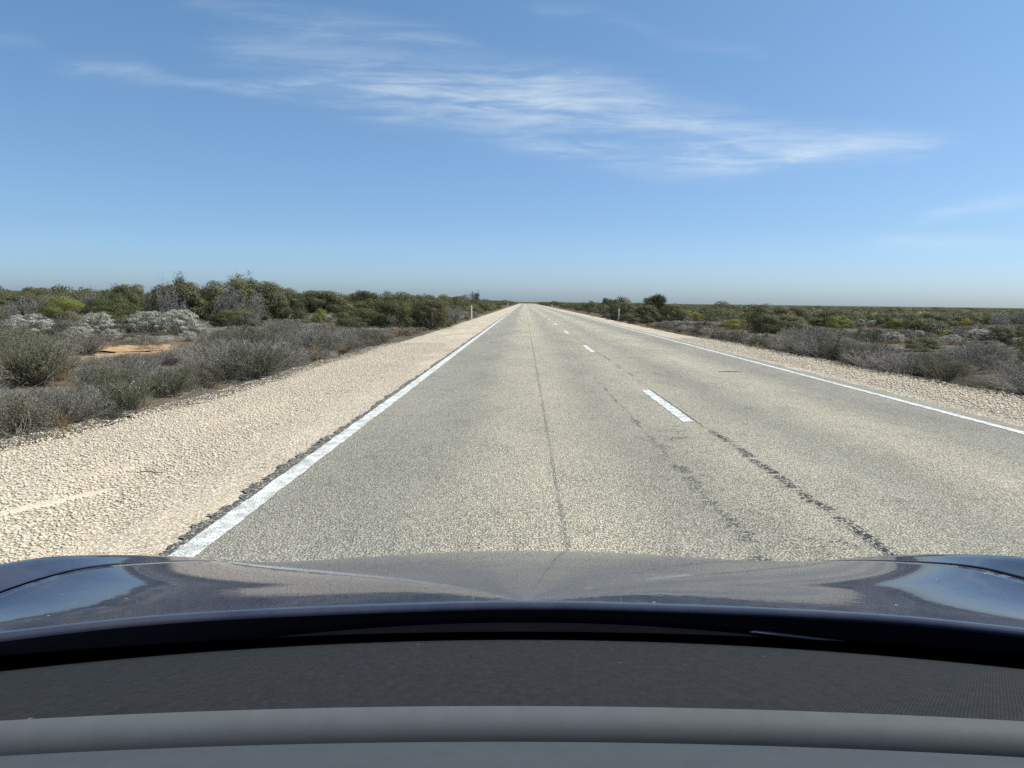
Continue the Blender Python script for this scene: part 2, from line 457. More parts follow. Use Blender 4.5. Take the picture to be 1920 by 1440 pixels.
# gravel stones
ICO_V = []
phi = (1 + 5 ** .5) / 2
for a in (-1, 1):
    for b in (-phi, phi):
        ICO_V += [(0, a, b), (a, b, 0), (b, 0, a)]
ICO_V = np.array(ICO_V) / math.sqrt(1 + phi * phi)
def hull_faces(V):
    T = []
    n = len(V)
    for i in range(n):
        for j in range(i + 1, n):
            for k in range(j + 1, n):
                nrm = np.cross(V[j] - V[i], V[k] - V[i]); d = (V - V[i]) @ nrm
                if (d < 1e-6).all(): T.append((i, j, k))
                elif (d > -1e-6).all(): T.append((i, k, j))
    return np.array(T)
ICO_T = hull_faces(ICO_V)
def stones(name, xs, ys_, zs, size, seed):
    r = np.random.default_rng(seed)
    n = len(xs)
    V = np.repeat(ICO_V[None], n, 0) * r.uniform(.72, 1.2, (n, 12, 1))
    V = V * np.stack([r.uniform(.8, 1.3, n), r.uniform(.65, 1.0, n), r.uniform(.38, .7, n)], -1)[:, None, :]
    tx, th = r.uniform(-.5, .5, n), r.uniform(0, 6.283, n)
    c, s = np.cos(tx)[:, None], np.sin(tx)[:, None]
    V = np.stack([V[..., 0], V[..., 1] * c - V[..., 2] * s, V[..., 1] * s + V[..., 2] * c], -1)
    c, s = np.cos(th)[:, None], np.sin(th)[:, None]
    V = np.stack([V[..., 0] * c - V[..., 1] * s, V[..., 0] * s + V[..., 1] * c, V[..., 2]], -1)
    V = V * size[:, None, None] * .5 + np.stack([xs, ys_, zs + size * .11], -1)[:, None, :]
    T = ICO_T[None] + (np.arange(n) * 12)[:, None, None]
    tint = np.repeat(np.clip(r.normal(.5, .22, n), 0, 1), 12)
    o = link(name, mesh_from(name, V.reshape(-1, 3), None, T.reshape(-1, 3), tint), M['stone'])
    return tag(o, kind='stuff')
def scatter_stones(n, y0, y1, fl, fr, smin, smax, seed, power=1.6):
    r = np.random.default_rng(seed)
    y = y0 + (y1 - y0) * r.uniform(0, 1, n) ** power
    u = r.uniform(0, 1, n)
    x = fl(y) * (1 - u) + fr(y) * u
    sz = smin + (smax - smin) * r.uniform(0, 1, n) ** 2.2
    return x, y, sz
def roadside(y): return np.full_like(y, ROAD_L + .06)
x1, y1, s1 = scatter_stones(85000, 3.0, 24, lambda y: edge_left(y) - .12, roadside, .008, .034, 71, 1.8)
# fewer and finer stones near the seal and in the sandy strip
d = np.clip((ROAD_L + .06 - x1) / .7, .35, 1); s1 *= d
stones('gravel', x1, y1, np.zeros_like(x1), s1, 72)
x2, y2, s2 = scatter_stones(22000, 7.5, 30, lambda y: np.full_like(y, ROAD_R + .04), lambda y: edge_right(y) + .12, .016, .055, 73, 1.6)
s2 *= np.clip((x2 - ROAD_R) / .4, .5, 1)
stones('gravel', x2, y2, np.zeros_like(x2), s2, 74)

# ------------------------------------------------------------------ plant geometry
def unit(v): return v / np.maximum(np.linalg.norm(v, axis=-1, keepdims=True), 1e-9)

class Geo:
    def __init__(s): s.V, s.Q, s.T, s.n = [], [], [], 0
    def add(s, V, Q, tint):
        s.V.append(V); s.Q.append(Q + s.n); s.T.append(tint); s.n += len(V)
    def mesh(s, name): return mesh_from(name, np.concatenate(s.V), np.concatenate(s.Q), tint=np.concatenate(s.T))
    def arrays(s): return np.concatenate(s.V), np.concatenate(s.Q), np.concatenate(s.T)

def leaves(g, C, A, l, w, tint, r, N=None):
    n = len(C)
    if N is None: B = unit(np.cross(A, r.normal(size=(n, 3))))
    else:
        A = unit(A - N * (A * N).sum(-1, keepdims=True)); B = np.cross(N, A)
    l = (np.ones(n) * l)[:, None]; w = (np.ones(n) * w)[:, None]
    V = np.stack([C - A * l / 2, C + B * w / 2, C + A * l / 2, C - B * w / 2], 1).reshape(-1, 3)
    g.add(V, np.arange(n * 4).reshape(n, 4), np.repeat(np.clip(tint, 0, 1), 4))

def tubes(g, P, rad, tint):
    """P (N,k,3) polylines, rad (N,k), tint (N)"""
    N, k = P.shape[:2]
    D = unit(np.gradient(P, axis=1))
    ref = np.where(np.abs(D[..., 2:3]) > .9, np.array([1., 0, 0]), np.array([0., 0, 1.]))
    U = unit(np.cross(D, ref)); W = np.cross(D, U)
    ang = np.arange(3) * 2 * np.pi / 3
    ring = (P[:, :, None] + rad[:, :, None, None] * (np.cos(ang)[None, None, :, None] * U[:, :, None] + np.sin(ang)[None, None, :, None] * W[:, :, None]))
    idx = np.arange(N * k * 3).reshape(N, k, 3)
    a, b = idx[:, :-1], idx[:, 1:]
    Q = np.stack([a, np.roll(a, -1, 2), np.roll(b, -1, 2), b], -1).reshape(-1, 4)
    g.add(ring.reshape(-1, 3), Q, np.repeat(tint, k * 3))

def twig_shrub(seed, h=.65, r0=.6, n=150, sub=9, tr=.0045, leaf=.018, nleaf=3, spread=1.0):
    r = np.random.default_rng(seed)
    gw, gl = Geo(), Geo()
    th = r.uniform(0, 6.283, n); lean = R(8) + R(58) * r.uniform(0, 1, n) ** .8 * spread
    L = h * r.uniform(.65, 1.1, n) / np.cos(lean) ** .45
    base = np.stack([np.cos(th), np.sin(th), 0 * th], -1) * (r0 * .35 * r.uniform(0, 1, n) ** .5)[:, None]
    k = 5
    u = np.linspace(0, 1, k)
    bend = r.uniform(-.5, .9, n)
    ang = lean[:, None] * (1 - .5 * bend[:, None] * u[None]) + .12 * r.normal(size=(n, k))
    az = th[:, None] + np.cumsum(.22 * r.normal(size=(n, k)), 1)
    step = np.stack([np.sin(ang) * np.cos(az), np.sin(ang) * np.sin(az), np.cos(ang)], -1) * (L / (k - 1))[:, None, None]
    P = base[:, None] + np.concatenate([np.zeros((n, 1, 3)), np.cumsum(step[:, 1:], 1)], 1)
    tw = np.clip(r.normal(.45, .22, n), 0, 1)
    tubes(gw, P, tr * np.linspace(1.5, .5, k)[None] * np.ones((n, 1)), tw)
    m = n * sub
    i = np.repeat(np.arange(n), sub); t = r.uniform(.28, 1, m) * (k - 1) * .999
    j = t.astype(int); f = (t - j)[:, None]
    S = P[i, j] * (1 - f) + P[i, j + 1] * f
    D = unit(unit(P[i, j + 1] - P[i, j]) + .65 * r.normal(size=(m, 3)) + np.array([0, 0, .25]))
    ll = h * r.uniform(.10, .30, m)
    mid = S + D * (ll * .5)[:, None] + .03 * h * r.normal(size=(m, 3))
    E = S + D * ll[:, None]
    tubes(gw, np.stack([S, mid, E], 1), np.stack([np.full(m, tr * .6), np.full(m, tr * .5), np.full(m, tr * .25)], 1), np.clip(tw[i] + .12 * r.normal(size=m), 0, 1))
    q = m * nleaf
    if q:
        i = np.repeat(np.arange(m), nleaf); f = r.uniform(.2, 1.05, q)[:, None]
        C = S[i] * (1 - f) + E[i] * f + .006 * r.normal(size=(q, 3))
        A = unit(D[i] + .8 * r.normal(size=(q, 3)))
        clump = .5 + .25 * np.sin(C[:, 0] * 9 + seed) * np.cos(C[:, 1] * 8 + 2)
        leaves(gl, C, A, leaf * r.uniform(.7, 1.5, q), leaf * .45, clump + .18 * r.normal(size=q), r)
    return gl, gw

def mound(seed, rx=.9, ry=.9, h=1.1, lobes=26, nl=6500, leaf=.035, lobe_r=.3, aspect=.42, up=.4, stems=26, stem_r=.011, base=.12, lean=0.0, flat=1.0, loose=1.0, soft=1.0, tv=.17):
    r = np.random.default_rng(seed)
    gl, gw = Geo(), Geo()
    # lobe centres on and inside a dome
    z = r.uniform(0, 1, lobes) ** .8; th = r.uniform(0, 6.283, lobes)
    q = np.sqrt(np.clip(1 - (z * .95) ** 2.2, 0, 1)) * r.uniform(.45, 1, lobes) ** .5
    LC = np.stack([rx * (1 - lobe_r * .7) * q * np.cos(th), ry * (1 - lobe_r * .7) * q * np.sin(th), h * (base + (1 - base - lobe_r * .45) * z)], -1)
    LR = lobe_r * np.stack([rx * np.ones(lobes), ry * np.ones(lobes), h * .62 * flat * np.ones(lobes)], -1) * r.uniform(.65, 1.2, (lobes, 1))
    LC[:, 0] += lean * LC[:, 2]
    i = r.integers(0, lobes, nl)
    d = unit(r.normal(size=(nl, 3)) + np.array([0, 0, up]))
    rad = r.uniform(.45, 1.0, nl) ** .5 * (1 + .12 * loose * np.abs(r.normal(size=nl)))
    C = LC[i] + d * LR[i] * rad[:, None]
    C[:, 2] = np.abs(C[:, 2]) + .01
    A = unit(d + .9 * r.normal(size=(nl, 3)) + np.array([lean, 0, .35]))
    lt = r.normal(.5, .13, lobes)
    dome = unit(C / np.array([rx * rx, ry * ry, h * h]))
    NV = unit(.7 * d + .6 * dome + .42 * soft * r.normal(size=(nl, 3)))
    leaves(gl, C, A, leaf * r.uniform(.7, 1.5, nl), leaf * aspect * r.uniform(.8, 1.2, nl), lt[i] + tv * r.normal(size=nl), r, NV)
    if stems:
        j = r.integers(0, lobes, stems)
        S = np.stack([.16 * rx * r.normal(size=stems), .16 * ry * r.normal(size=stems), np.full(stems, -.08)], -1)
        E = LC[j]
        mid = S * .45 + E * .55 + np.stack([.1 * rx * r.normal(size=stems), .1 * ry * r.normal(size=stems), -.10 * h * np.ones(stems)], -1)
        tubes(gw, np.stack([S, mid, E], 1), np.stack([np.full(stems, stem_r), np.full(stems, stem_r * .7), np.full(stems, stem_r * .3)], 1), np.clip(r.normal(.5, .2, stems), 0, 1))
    return gl, gw

def branchy(seed, h=2.4, spread=1.1, lean=(.45, 0), stems=5, levels=4, clump=26, leaf=.06, leafy=1.0, r0=.045, flat=.5, twist=.35, kids=3, rmin=.006, top=100):
    """several crooked stems dividing again and again; leaf clumps on part of the tips"""
    r = np.random.default_rng(seed)
    gw, gl = Geo(), Geo()
    tips, segs = [], []
    def grow(p, d, L, rad, lv):
        pts = [p]
        for k in range(3):
            d = unit(d + twist * r.normal(size=3) * .6 + np.array([lean[0] * .22, lean[1] * .22, .05]))
            pts.append(pts[-1] + d * L / 3)
        segs.append((np.array(pts), rad, lv))
        if lv == levels:
            tips.append((pts[-1], d)); return
        for c in range(kids if lv < levels - 1 else kids + 1):
            nd = unit(d + .75 * r.normal(size=3) + np.array([lean[0] * .4, lean[1] * .4, .12]))
            q = pts[-1] if c == 0 else pts[2] + (pts[3] - pts[2]) * r.uniform(-.4, 1)
            grow(q, nd, L * r.uniform(.58, .82), rad * .58, lv + 1)
    for s in range(stems):
        a = r.uniform(0, 6.283)
        d = unit(np.array([math.cos(a) * spread + lean[0], math.sin(a) * spread + lean[1], 1.0]))
        grow(np.array([.15 * r.normal(), .15 * r.normal(), -.1]), d, h * r.uniform(.36, .46), r0 * r.uniform(.7, 1.1), 1)
    P = np.array([s[0] for s in segs]); rad = np.array([[s[1], s[1] * .85, s[1] * .72, s[1] * .58] for s in segs])
    rad = np.maximum(rad, rmin)
    zmax = np.percentile(P[..., 2], top); sc = h / zmax
    P = P * sc
    P[..., 2] = np.where(P[..., 2] > h * .8, h * .8 + (P[..., 2] - h * .8) * .5, P[..., 2])
    tubes(gw, P, rad, np.clip(r.normal(.5, .2, len(P)), 0, 1))
    tp = np.array([t_[0] for t_ in tips]) * sc; td = np.array([t_[1] for t_ in tips])
    if leafy > 0:
        keep = r.uniform(0, 1, len(tp)) < leafy
        tp, td = tp[keep], td[keep]
        n = len(tp) * clump
        i = np.repeat(np.arange(len(tp)), clump)
        cr = h * .075
        C = tp[i] + r.normal(size=(n, 3)) * np.array([cr, cr, cr * flat])
        A = unit(td[i] + .9 * r.normal(size=(n, 3)))
        lt = r.normal(.5, .15, len(tp))
        leaves(gl, C, A, leaf * r.uniform(.7, 1.4, n), leaf * .42, lt[i] + .18 * r.normal(size=n), r)
    return gl, gw

def tuft(seed, h=.55, n=130):
    r = np.random.default_rng(seed)
    g = Geo()
    th = r.uniform(0, 6.283, n); lean = R(30) * r.uniform(0, 1, n)
    L = h * r.uniform(.5, 1.1, n); k = 5
    u = np.linspace(0, 1, k)
    ang = lean[:, None] + u[None] ** 2 * r.uniform(.2, 1.3, n)[:, None]
    st = np.stack([np.sin(ang) * np.cos(th)[:, None], np.sin(ang) * np.sin(th)[:, None], np.cos(ang)], -1) * (L / (k - 1))[:, None, None]
    base = np.stack([.05 * r.normal(size=n), .05 * r.normal(size=n), np.full(n, -.03)], -1)
    P = base[:, None] + np.concatenate([np.zeros((n, 1, 3)), np.cumsum(st[:, 1:], 1)], 1)
    tubes(g, P, np.linspace(.0032, .0012, k)[None] * np.ones((n, 1)), np.clip(r.normal(.5, .25, n), 0, 1))
    hd = P[:, -1]; A = unit(P[:, -1] - P[:, -2])
    leaves(g, hd[: n // 3], A[: n // 3], .05, .011, np.full(n // 3, .8), r)
    return g, None

# kind -> (leaf material, wood material, part names, list of (leaf mesh, wood mesh, half width, height))
KINDS = {}
def kind(key, lm, wm, names, geos):
    out = []
    for gl, gw in geos:
        a = np.concatenate(gl.V) if gl and gl.V else np.concatenate(gw.V)
        ml = gl.mesh(key + '_' + names[0]) if gl and gl.V else None
        mw = gw.mesh(key + '_' + names[1]) if gw and gw.V else None
        if ml: ml.materials.append(M[lm])
        if mw: mw.materials.append(M[wm])
        zz = np.percentile(a[:, 2], 99.5)
        rr_ = np.percentile(np.abs(a[:, 0]), 98)
        out.append((ml, mw, rr_, zz))
    KINDS[key] = (names, out)

FS = ('foliage', 'stems')
kind('grey', 'grey_leaf', 'grey_twig', FS, [twig_shrub(100 + i, .62 + .05 * i, .6, 190, 10, .0048, .016, 2) for i in range(4)])
kind('green', 'green_leaf', 'bark', FS, [twig_shrub(120 + i, .7, .55, 130, 9, .004, .028, 6, .85) for i in range(3)])
kind('feather', 'feather_leaf', 'bark', FS, [twig_shrub(130 + i, .9, .7, 170, 10, .004, .034, 7, 1.0) for i in range(2)])
kind('olive', 'olive_leaf', 'bark', FS, [mound(140 + i, 1.0, 1.0, 1.15, 40, 13000, .046, .28, soft=.75) for i in range(3)])
kind('lime', 'lime_leaf', 'bark', FS, [mound(150 + i, 1.0, 1.0, .95, 34, 13000, .040, .30, .3, soft=.75) for i in range(2)])
kind('yellow', 'yellow_leaf', 'bark', FS, [mound(155, .8, .8, .6, 12, 2500, .045, .30)])
kind('silver', 'silver_leaf', 'bark', FS, [mound(160 + i, .8, .8, .72, 105, 9500, .026, .135, .5, .75, 60, .007, .14, (0, .0, .25)[i], 1.1, .3) for i in range(3)])
kind('dark', 'dark_leaf', 'bark', FS, [mound(170 + i, 1.3, 1.3, 1.6, 46, 14000, .062, .25, .45, .35, 40, .018, .06, soft=.75) for i in range(3)])
kind('brown', 'brown_leaf', 'grey_twig', FS, [mound(180 + i, .8, .8, .75, 34, 6500, .028, .27, .4, .3, 50, .006, .06) for i in range(3)])
kind('mallee', 'dark_leaf', 'dead_wood', ('crown', 'trunk'), [branchy(190 + i, 2.4, .9, (.5, 0), 6, 4, 46, .085, .85, .05, .45, .35, 3, .018) for i in range(3)])
kind('bare', 'dark_leaf', 'dead_wood', ('crown', 'trunk'), [branchy(230 + i, 1.9, 1.9, (.55, 0), 14, 5, 9, .05, .16, .03, .5, .5, 3, .0085, 93) for i in range(2)])
kind('topiary', 'dark_leaf', 'bark', ('crown', 'trunk'), [branchy(210, 2.0, .25, (.0, 0), 3, 4, 190, .075, 1.0, .06, .6)])
kind('tuft', 'straw', 'straw', ('blades', 'stems'), [tuft(220 + i) for i in range(2)])

NAMES = {'grey': 'twiggy_shrub', 'green': 'green_shrub', 'feather': 'feathery_shrub', 'olive': 'olive_bush', 'lime': 'lime_bush', 'yellow': 'flowering_bush',
         'silver': 'silver_bush', 'dark': 'dark_bush', 'brown': 'brown_shrub', 'mallee': 'mallee_tree', 'bare': 'dead_tree', 'topiary': 'mallee_tree', 'tuft': 'grass_tuft'}
CAT = {'mallee': 'tree', 'bare': 'tree', 'topiary': 'tree', 'tuft': 'grass'}
ZG = -.06
PLACED = []                        # x, y, radius
SHOWN = []
def plant(key, var, x, y, sx, sz, rot, label, group=None):
    names, vs = KINDS[key]
    ml, mw, rw, hh = vs[var % len(vs)]
    cat = CAT.get(key, 'shrub')
    zg = ZG + float(zc(y))
    if mw is None:
        o = bpy.data.objects.new(NAMES[key], ml); COL.objects.link(o)
    else:
        o = empty(NAMES[key])
        for nm, me in ((names[0], ml), (names[1], mw)):
            if me is not None:
                p = bpy.data.objects.new(nm, me); COL.objects.link(p); p.parent = o
    o.location = (x, y, zg); o.rotation_euler = (0, 0, rot); o.scale = (sx, sx, sz)
    tag(o, label, cat, group)
    PLACED.append((x, y, rw * sx))
    return o

def at_px(key, var, px, base, top, wpx, label, group=None, rot=None, sink=0.0):
    """a plant standing on the ground under image point (px, base), as tall and as wide as the photo shows it"""
    x, y = gp(px, base, ZG)
    v = KINDS[key][1][var % len(KINDS[key][1])]
    s = y / FPX
    height = (base - top) * s * .99; width = wpx * s
    SHOWN.append((x, y, width / 2, px, base, top, wpx))
    if rot is None: rot = random.uniform(0, 6.283) if key not in ('mallee', 'bare') else random.uniform(-.4, .4)
    return plant(key, var, x, y, width / (2 * v[2]), height / v[3], rot, label, group)

# ------------------------------------------------------------------ single plants one can point to
G_SIL_N, G_SIL_F = 'silver cushion bushes on the wide-shoulder side', 'silver cushion bushes across the road'
A = at_px
# heath beside the wide shoulder
A('feather', 0, 62, 722, 620, 165, 'feathery olive green shrub, tallest beside the grey twigs at the edge of the view')
A('feather', 1, 15, 700, 612, 130, 'feathery olive shrub cut by the edge of the view, behind the tallest feathery one')
A('lime', 0, 52, 722, 690, 62, 'low yellow-green shrub at the foot of the feathery olive shrubs')
A('tuft', 0, 112, 712, 660, 70, 'pale seeding grass clump beside the feathery olive shrub')
A('tuft', 1, 132, 690, 655, 45, 'rusty straw clump between the feathery shrub and the orange soil')
A('silver', 0, 55, 632, 588, 84, 'round silver grey cushion bush nearest the edge of the view')
A('silver', 2, 176, 628, 585, 70, 'silver cushion bush with a leaning pointed top')
A('silver', 1, 146, 640, 612, 46, 'small silver bush in front of the pointed silver bush')
A('silver', 1, 278, 628, 583, 72, 'tall silver cushion bush, first of the touching pair behind the orange soil')
A('silver', 2, 338, 628, 580, 78, 'broad silver cushion bush, second of the touching pair behind the orange soil')
A('silver', 0, 207, 640, 616, 34, 'little silver bush beside the orange soil below the pointed one')
A('silver', 1, 352, 640, 620, 34, 'little pale silver bush at the foot of the broad silver bush')
A('lime', 0, 118, 604, 556, 84, 'bright yellow-green dome bush behind the round silver bush')
A('olive', 0, 215, 612, 558, 108, 'wide olive green dome bush behind the tall silver bush')
A('brown', 1, 320, 604, 545, 100, 'dark brown domed bush below the bare windswept branches')
A('lime', 1, 412, 606, 558, 52, 'yellow-green round bush under the windswept trees, the taller of two')
A('lime', 0, 458, 608, 566, 56, 'yellow-green round bush under the windswept trees, the wider of two')
A('dark', 0, 440, 614, 580, 90, 'dark low bush in front of the two yellow-green bushes')
A('brown', 2, 280, 657, 624, 48, 'small round brown shrub standing alone on the orange soil')
A('brown', 0, 215, 652, 634, 36, 'low rusty shrub growing out of the orange soil patch')
A('grey', 1, 165, 664, 622, 80, 'grey twiggy shrub with upright stems beside the orange soil')
A('grey', 2, 318, 684, 652, 60, 'grey shrub in front of the orange soil clearing')
bloom = A('green', 0, 240, 778, 706, 100, 'dark green upright shrub with tiny white flowers at the gravel edge')
g = Geo(); fr_ = np.random.default_rng(3); n = 14
C = np.stack([fr_.uniform(-.45, .45, n), fr_.uniform(-.5, .1, n), fr_.uniform(.35, .68, n)], -1)
M['petal'] = foliage_mat('petals', (.6, .6, .58), (.75, .75, .72), (.85, .85, .82), .2, 0, .05)
for c_ in C:
    g = Geo(); c3 = np.repeat(c_[None], 5, 0)
    A_ = unit(fr_.normal(size=(5, 3)))
    leaves(g, c3 + A_ * .009, A_, .026, .016, np.full(5, .9), fr_)
    link('flower', g.mesh('flower'), M['petal'], bloom)
A('green', 1, 205, 795, 764, 62, 'small dark green shrub leaning over the white gravel, below the flowering one')
A('green', 2, 318, 742, 690, 96, 'green shrub at the gravel edge behind the white-flowered one')
A('brown', 0, 376, 730, 690, 74, 'brown-green rounded shrub touching the white gravel edge')
A('brown', 1, 447, 716, 676, 60, 'brown shrub sitting on the gravel edge beyond the green shrubs')
A('tuft', 0, 122, 815, 768, 42, 'tan grass clump at the gravel edge among nearest grey twigs')
A('tuft', 1, 592, 676, 640, 26, 'dry straw tuft at the gravel edge halfway to the guide post')
A('tuft', 0, 646, 664, 636, 24, 'dry straw tuft just beyond the halfway tuft on the gravel edge')
A('tuft', 1, 745, 632, 606, 22, 'dry straw tuft below the round olive bush')
A('mallee', 0, 330, 606, 516, 110, 'dark leafy windswept tree, first crown of the tall clump on the skyline')
A('mallee', 1, 432, 604, 513, 92, 'tallest windswept tree with dark crown on the skyline')
A('mallee', 2, 474, 604, 518, 92, 'dark green tree sloping down at the end of the tall clump', rot=3.4)
A('dark', 0, 338, 607, 530, 120, 'dense dark bush below the first leafy windswept crown')
A('dark', 2, 438, 607, 524, 120, 'dense dark bush filling the tallest part of the skyline clump')
A('dark', 1, 490, 607, 527, 100, 'dense dark bush sloping down at the end of the tall skyline clump')
A('dark', 1, 530, 604, 540, 90, 'dark bush continuing the skyline below the tall tree clump')
A('bare', 0, 284, 604, 518, 82, 'bare dead tree with fine upright twigs against the sky')
A('bare', 1, 392, 606, 522, 110, 'pale bare windswept tree between the two dark crowns')
A('bare', 1, 350, 606, 535, 90, 'pale grey tangle of bare branches below the first dark crown')
A('bare', 1, 312, 609, 522, 80, 'pale bare twigs woven in front of the first dark crown')
A('bare', 0, 420, 609, 518, 90, 'pale wind-combed bare twigs in front of the tallest dark crown')
A('bare', 0, 466, 609, 527, 70, 'pale bare twigs over the sloping end of the skyline clump')
A('bare', 1, 110, 602, 540, 80, 'pale bare bush behind the bright yellow-green dome')
A('bare', 0, 158, 596, 531, 56, 'thin bare tree standing above the scrub beside the dead tree')
A('bare', 1, 60, 604, 545, 90, 'pale bare bush behind the round silver bush')
A('bare', 0, 8, 606, 552, 60, 'pale bare bush at the edge of the view')
A('bare', 0, 455, 610, 570, 40, 'short dead branches poking out beside the wider yellow-green bush')
A('lime', 1, 600, 606, 578, 28, 'small yellow-green bush halfway along the heath before the round olive bushes')
A('olive', 1, 670, 616, 577, 92, 'low wide olive bush, first of three by the shoulder')
A('olive', 2, 742, 618, 561, 78, 'round leafy olive bush, middle of three by the shoulder')
A('dark', 2, 808, 618, 561, 72, 'dark green round bush, last of three reaching the gravel')
A('grey', 3, 850, 606, 573, 40, 'grey-green shrub between the dark bush and the guide post')
A('bare', 0, 862, 580, 543, 44, 'dead windswept tree on the far skyline above the guide post')
A('mallee', 1, 884, 580, 546, 34, 'leaning leafy tree beside the far dead tree above the guide post')
A('dark', 0, 690, 590, 546, 52, 'dark rounded tree crown on the skyline above the olive bushes')
A('dark', 1, 600, 592, 545, 90, 'long dark bush on the skyline before the rounded crown')
# heath across the road
A('topiary', 0, 1230, 603, 553, 40, 'lone flat-topped dark tree standing above the scrub')
A('dark', 1, 1212, 606, 572, 50, 'dark bush at the foot of the lone flat-topped tree')
A('dark', 2, 1258, 604, 570, 50, 'dark bush beside the lone tree, away from the road')
A('dark', 0, 1138, 590, 559, 30, 'dark rounded bush on the skyline behind the far-side post')
A('dark', 2, 1172, 601, 566, 52, 'dark green bush directly behind the far-side guide post')
A('olive', 1, 1182, 606, 586, 44, 'low olive bush at the foot of the far-side guide post')
A('brown', 2, 1206, 606, 588, 30, 'dome of pale grey-green bush beside the low olive bush')
A('olive', 2, 1434, 628, 587, 58, 'bright green leafy bush, largest across the road')
A('lime', 0, 1376, 618, 598, 56, 'yellow-green low bush beside the bright green leafy bush')
A('lime', 1, 1312, 602, 587, 30, 'small yellow-green bush behind the grey heath across the road')
A('lime', 1, 1572, 616, 592, 52, 'olive-lime dome bush before the small silver pair')
A('lime', 0, 1680, 618, 597, 38, 'yellow-green dome bush beyond the small silver pair')
A('olive', 0, 1530, 612, 595, 42, 'low olive bush behind the grey heath across the road')
A('yellow', 0, 1810, 612, 597, 22, 'bright yellow flowering bush across the road')
A('yellow', 0, 1786, 612, 602, 20, 'small yellow flowering bush next to the bright yellow one')
A('yellow', 0, 1766, 632, 620, 18, 'low mustard yellow bush in front of the flowering pair')
A('olive', 1, 1728, 658, 632, 64, 'olive-lime spreading shrub in front of the small silver domes')
A('silver', 0, 1610, 616, 598, 28, 'small silver dome, bigger of a touching pair far across the road')
A('silver', 1, 1636, 614, 600, 20, 'small silver dome, lesser of a touching pair far across the road')
A('silver', 1, 1590, 632, 617, 26, 'pale silver-grey shrub sunk in the grey heath across the road')
A('silver', 0, 1672, 644, 622, 42, 'wide silver dome in the grey heath across the road')
A('silver', 1, 1722, 632, 619, 22, 'little dark-rimmed silver dome next to the wide silver dome')
A('silver', 0, 1784, 646, 627, 38, 'smooth silver dome below the mustard yellow bush')
A('silver', 1, 1834, 638, 617, 46, 'lumpy silver bush with dark gaps across the road')
A('silver', 2, 1906, 650, 632, 36, 'silver bush cut by the edge of the view across the road')
A('silver', 0, 1910, 670, 655, 40, 'low silver shrub nearest the edge of the view across the road')
A('bare', 1, 1866, 612, 578, 60, 'pale bare twiggy tree across the road at the edge of the view')
A('bare', 0, 1905, 612, 570, 46, 'upright bare twigs on the skyline at the edge of the view')
A('brown', 0, 1850, 700, 664, 60, 'rusty brown rounded shrub in the grey heath across the road')
N_NAMED = len(PLACED)
def hides(x, y, rad, top):
    """would a plant here stand in front of one of the single plants that the photo shows clear?"""
    px, py = proj(x, y, top)
    wpx = rad / y * FPX
    for (a, b, q, nx, nb, nt_, nw) in SHOWN:
        if b > y and abs(px - nx) < nw * .5 + wpx * .7 and py < nb - .14 * (nb - nt_): return True
    return False

# ------------------------------------------------------------------ the heath between them
cand = []
def in_view(x, y, m=1.5):
    return y > 3 and abs(x + y * math.tan(YAW)) < .69 * y + m
def free(x, y, r, k):
    for (a, b, q) in PLACED:
        if (a - x) ** 2 + (b - y) ** 2 < ((r + q) * k) ** 2: return False
    for (a, b, q) in SOIL:
        if (a - x) ** 2 + (b - y) ** 2 < (q * .6 + r * .4) ** 2: return False
    return True
HASH = {}
def spaced(x, y, sp):
    c = 1.0
    i, j = int(x // c), int(y // c); w = int(sp // c) + 1
    for a in range(i - w, i + w + 1):
        for b in range(j - w, j + w + 1):
            for (u, v, q) in HASH.get((a, b), ()):
                if (u - x) ** 2 + (v - y) ** 2 < (.5 * (sp + q)) ** 2: return False
    HASH.setdefault((i, j), []).append((x, y, sp)); return True
rs = np.random.default_rng(5)
def pick(side, edge, d):
    """which plant grows here: EDGE metres in from the gravel, D metres from the camera"""
    p = rs.uniform()
    clump = .5 + .5 * math.sin(edge * .55 + d * .21 + side) * math.cos(d * .13 - edge * .3)
    if edge < 1.6: return 'grey' if p < .74 else ('brown' if p < .92 else 'green')
    lim = 9 if side < 0 else 5.5
    if edge < lim: return 'grey' if p < .66 else ('brown' if p < .82 else ('green' if p < .9 else 'olive'))
    if side < 0:
        if d > 36: return 'dark' if p < .52 else ('olive' if p < .78 else ('brown' if p < .95 else ('mallee' if p < .97 else 'bare')))
        return 'brown' if p < .4 else ('olive' if p < .58 else ('dark' if p < .70 else ('grey' if p < .93 else 'lime')))
    return 'brown' if p < .30 else ('olive' if p < .62 else ('grey' if p < .76 else ('dark' if p < .94 else 'lime')))
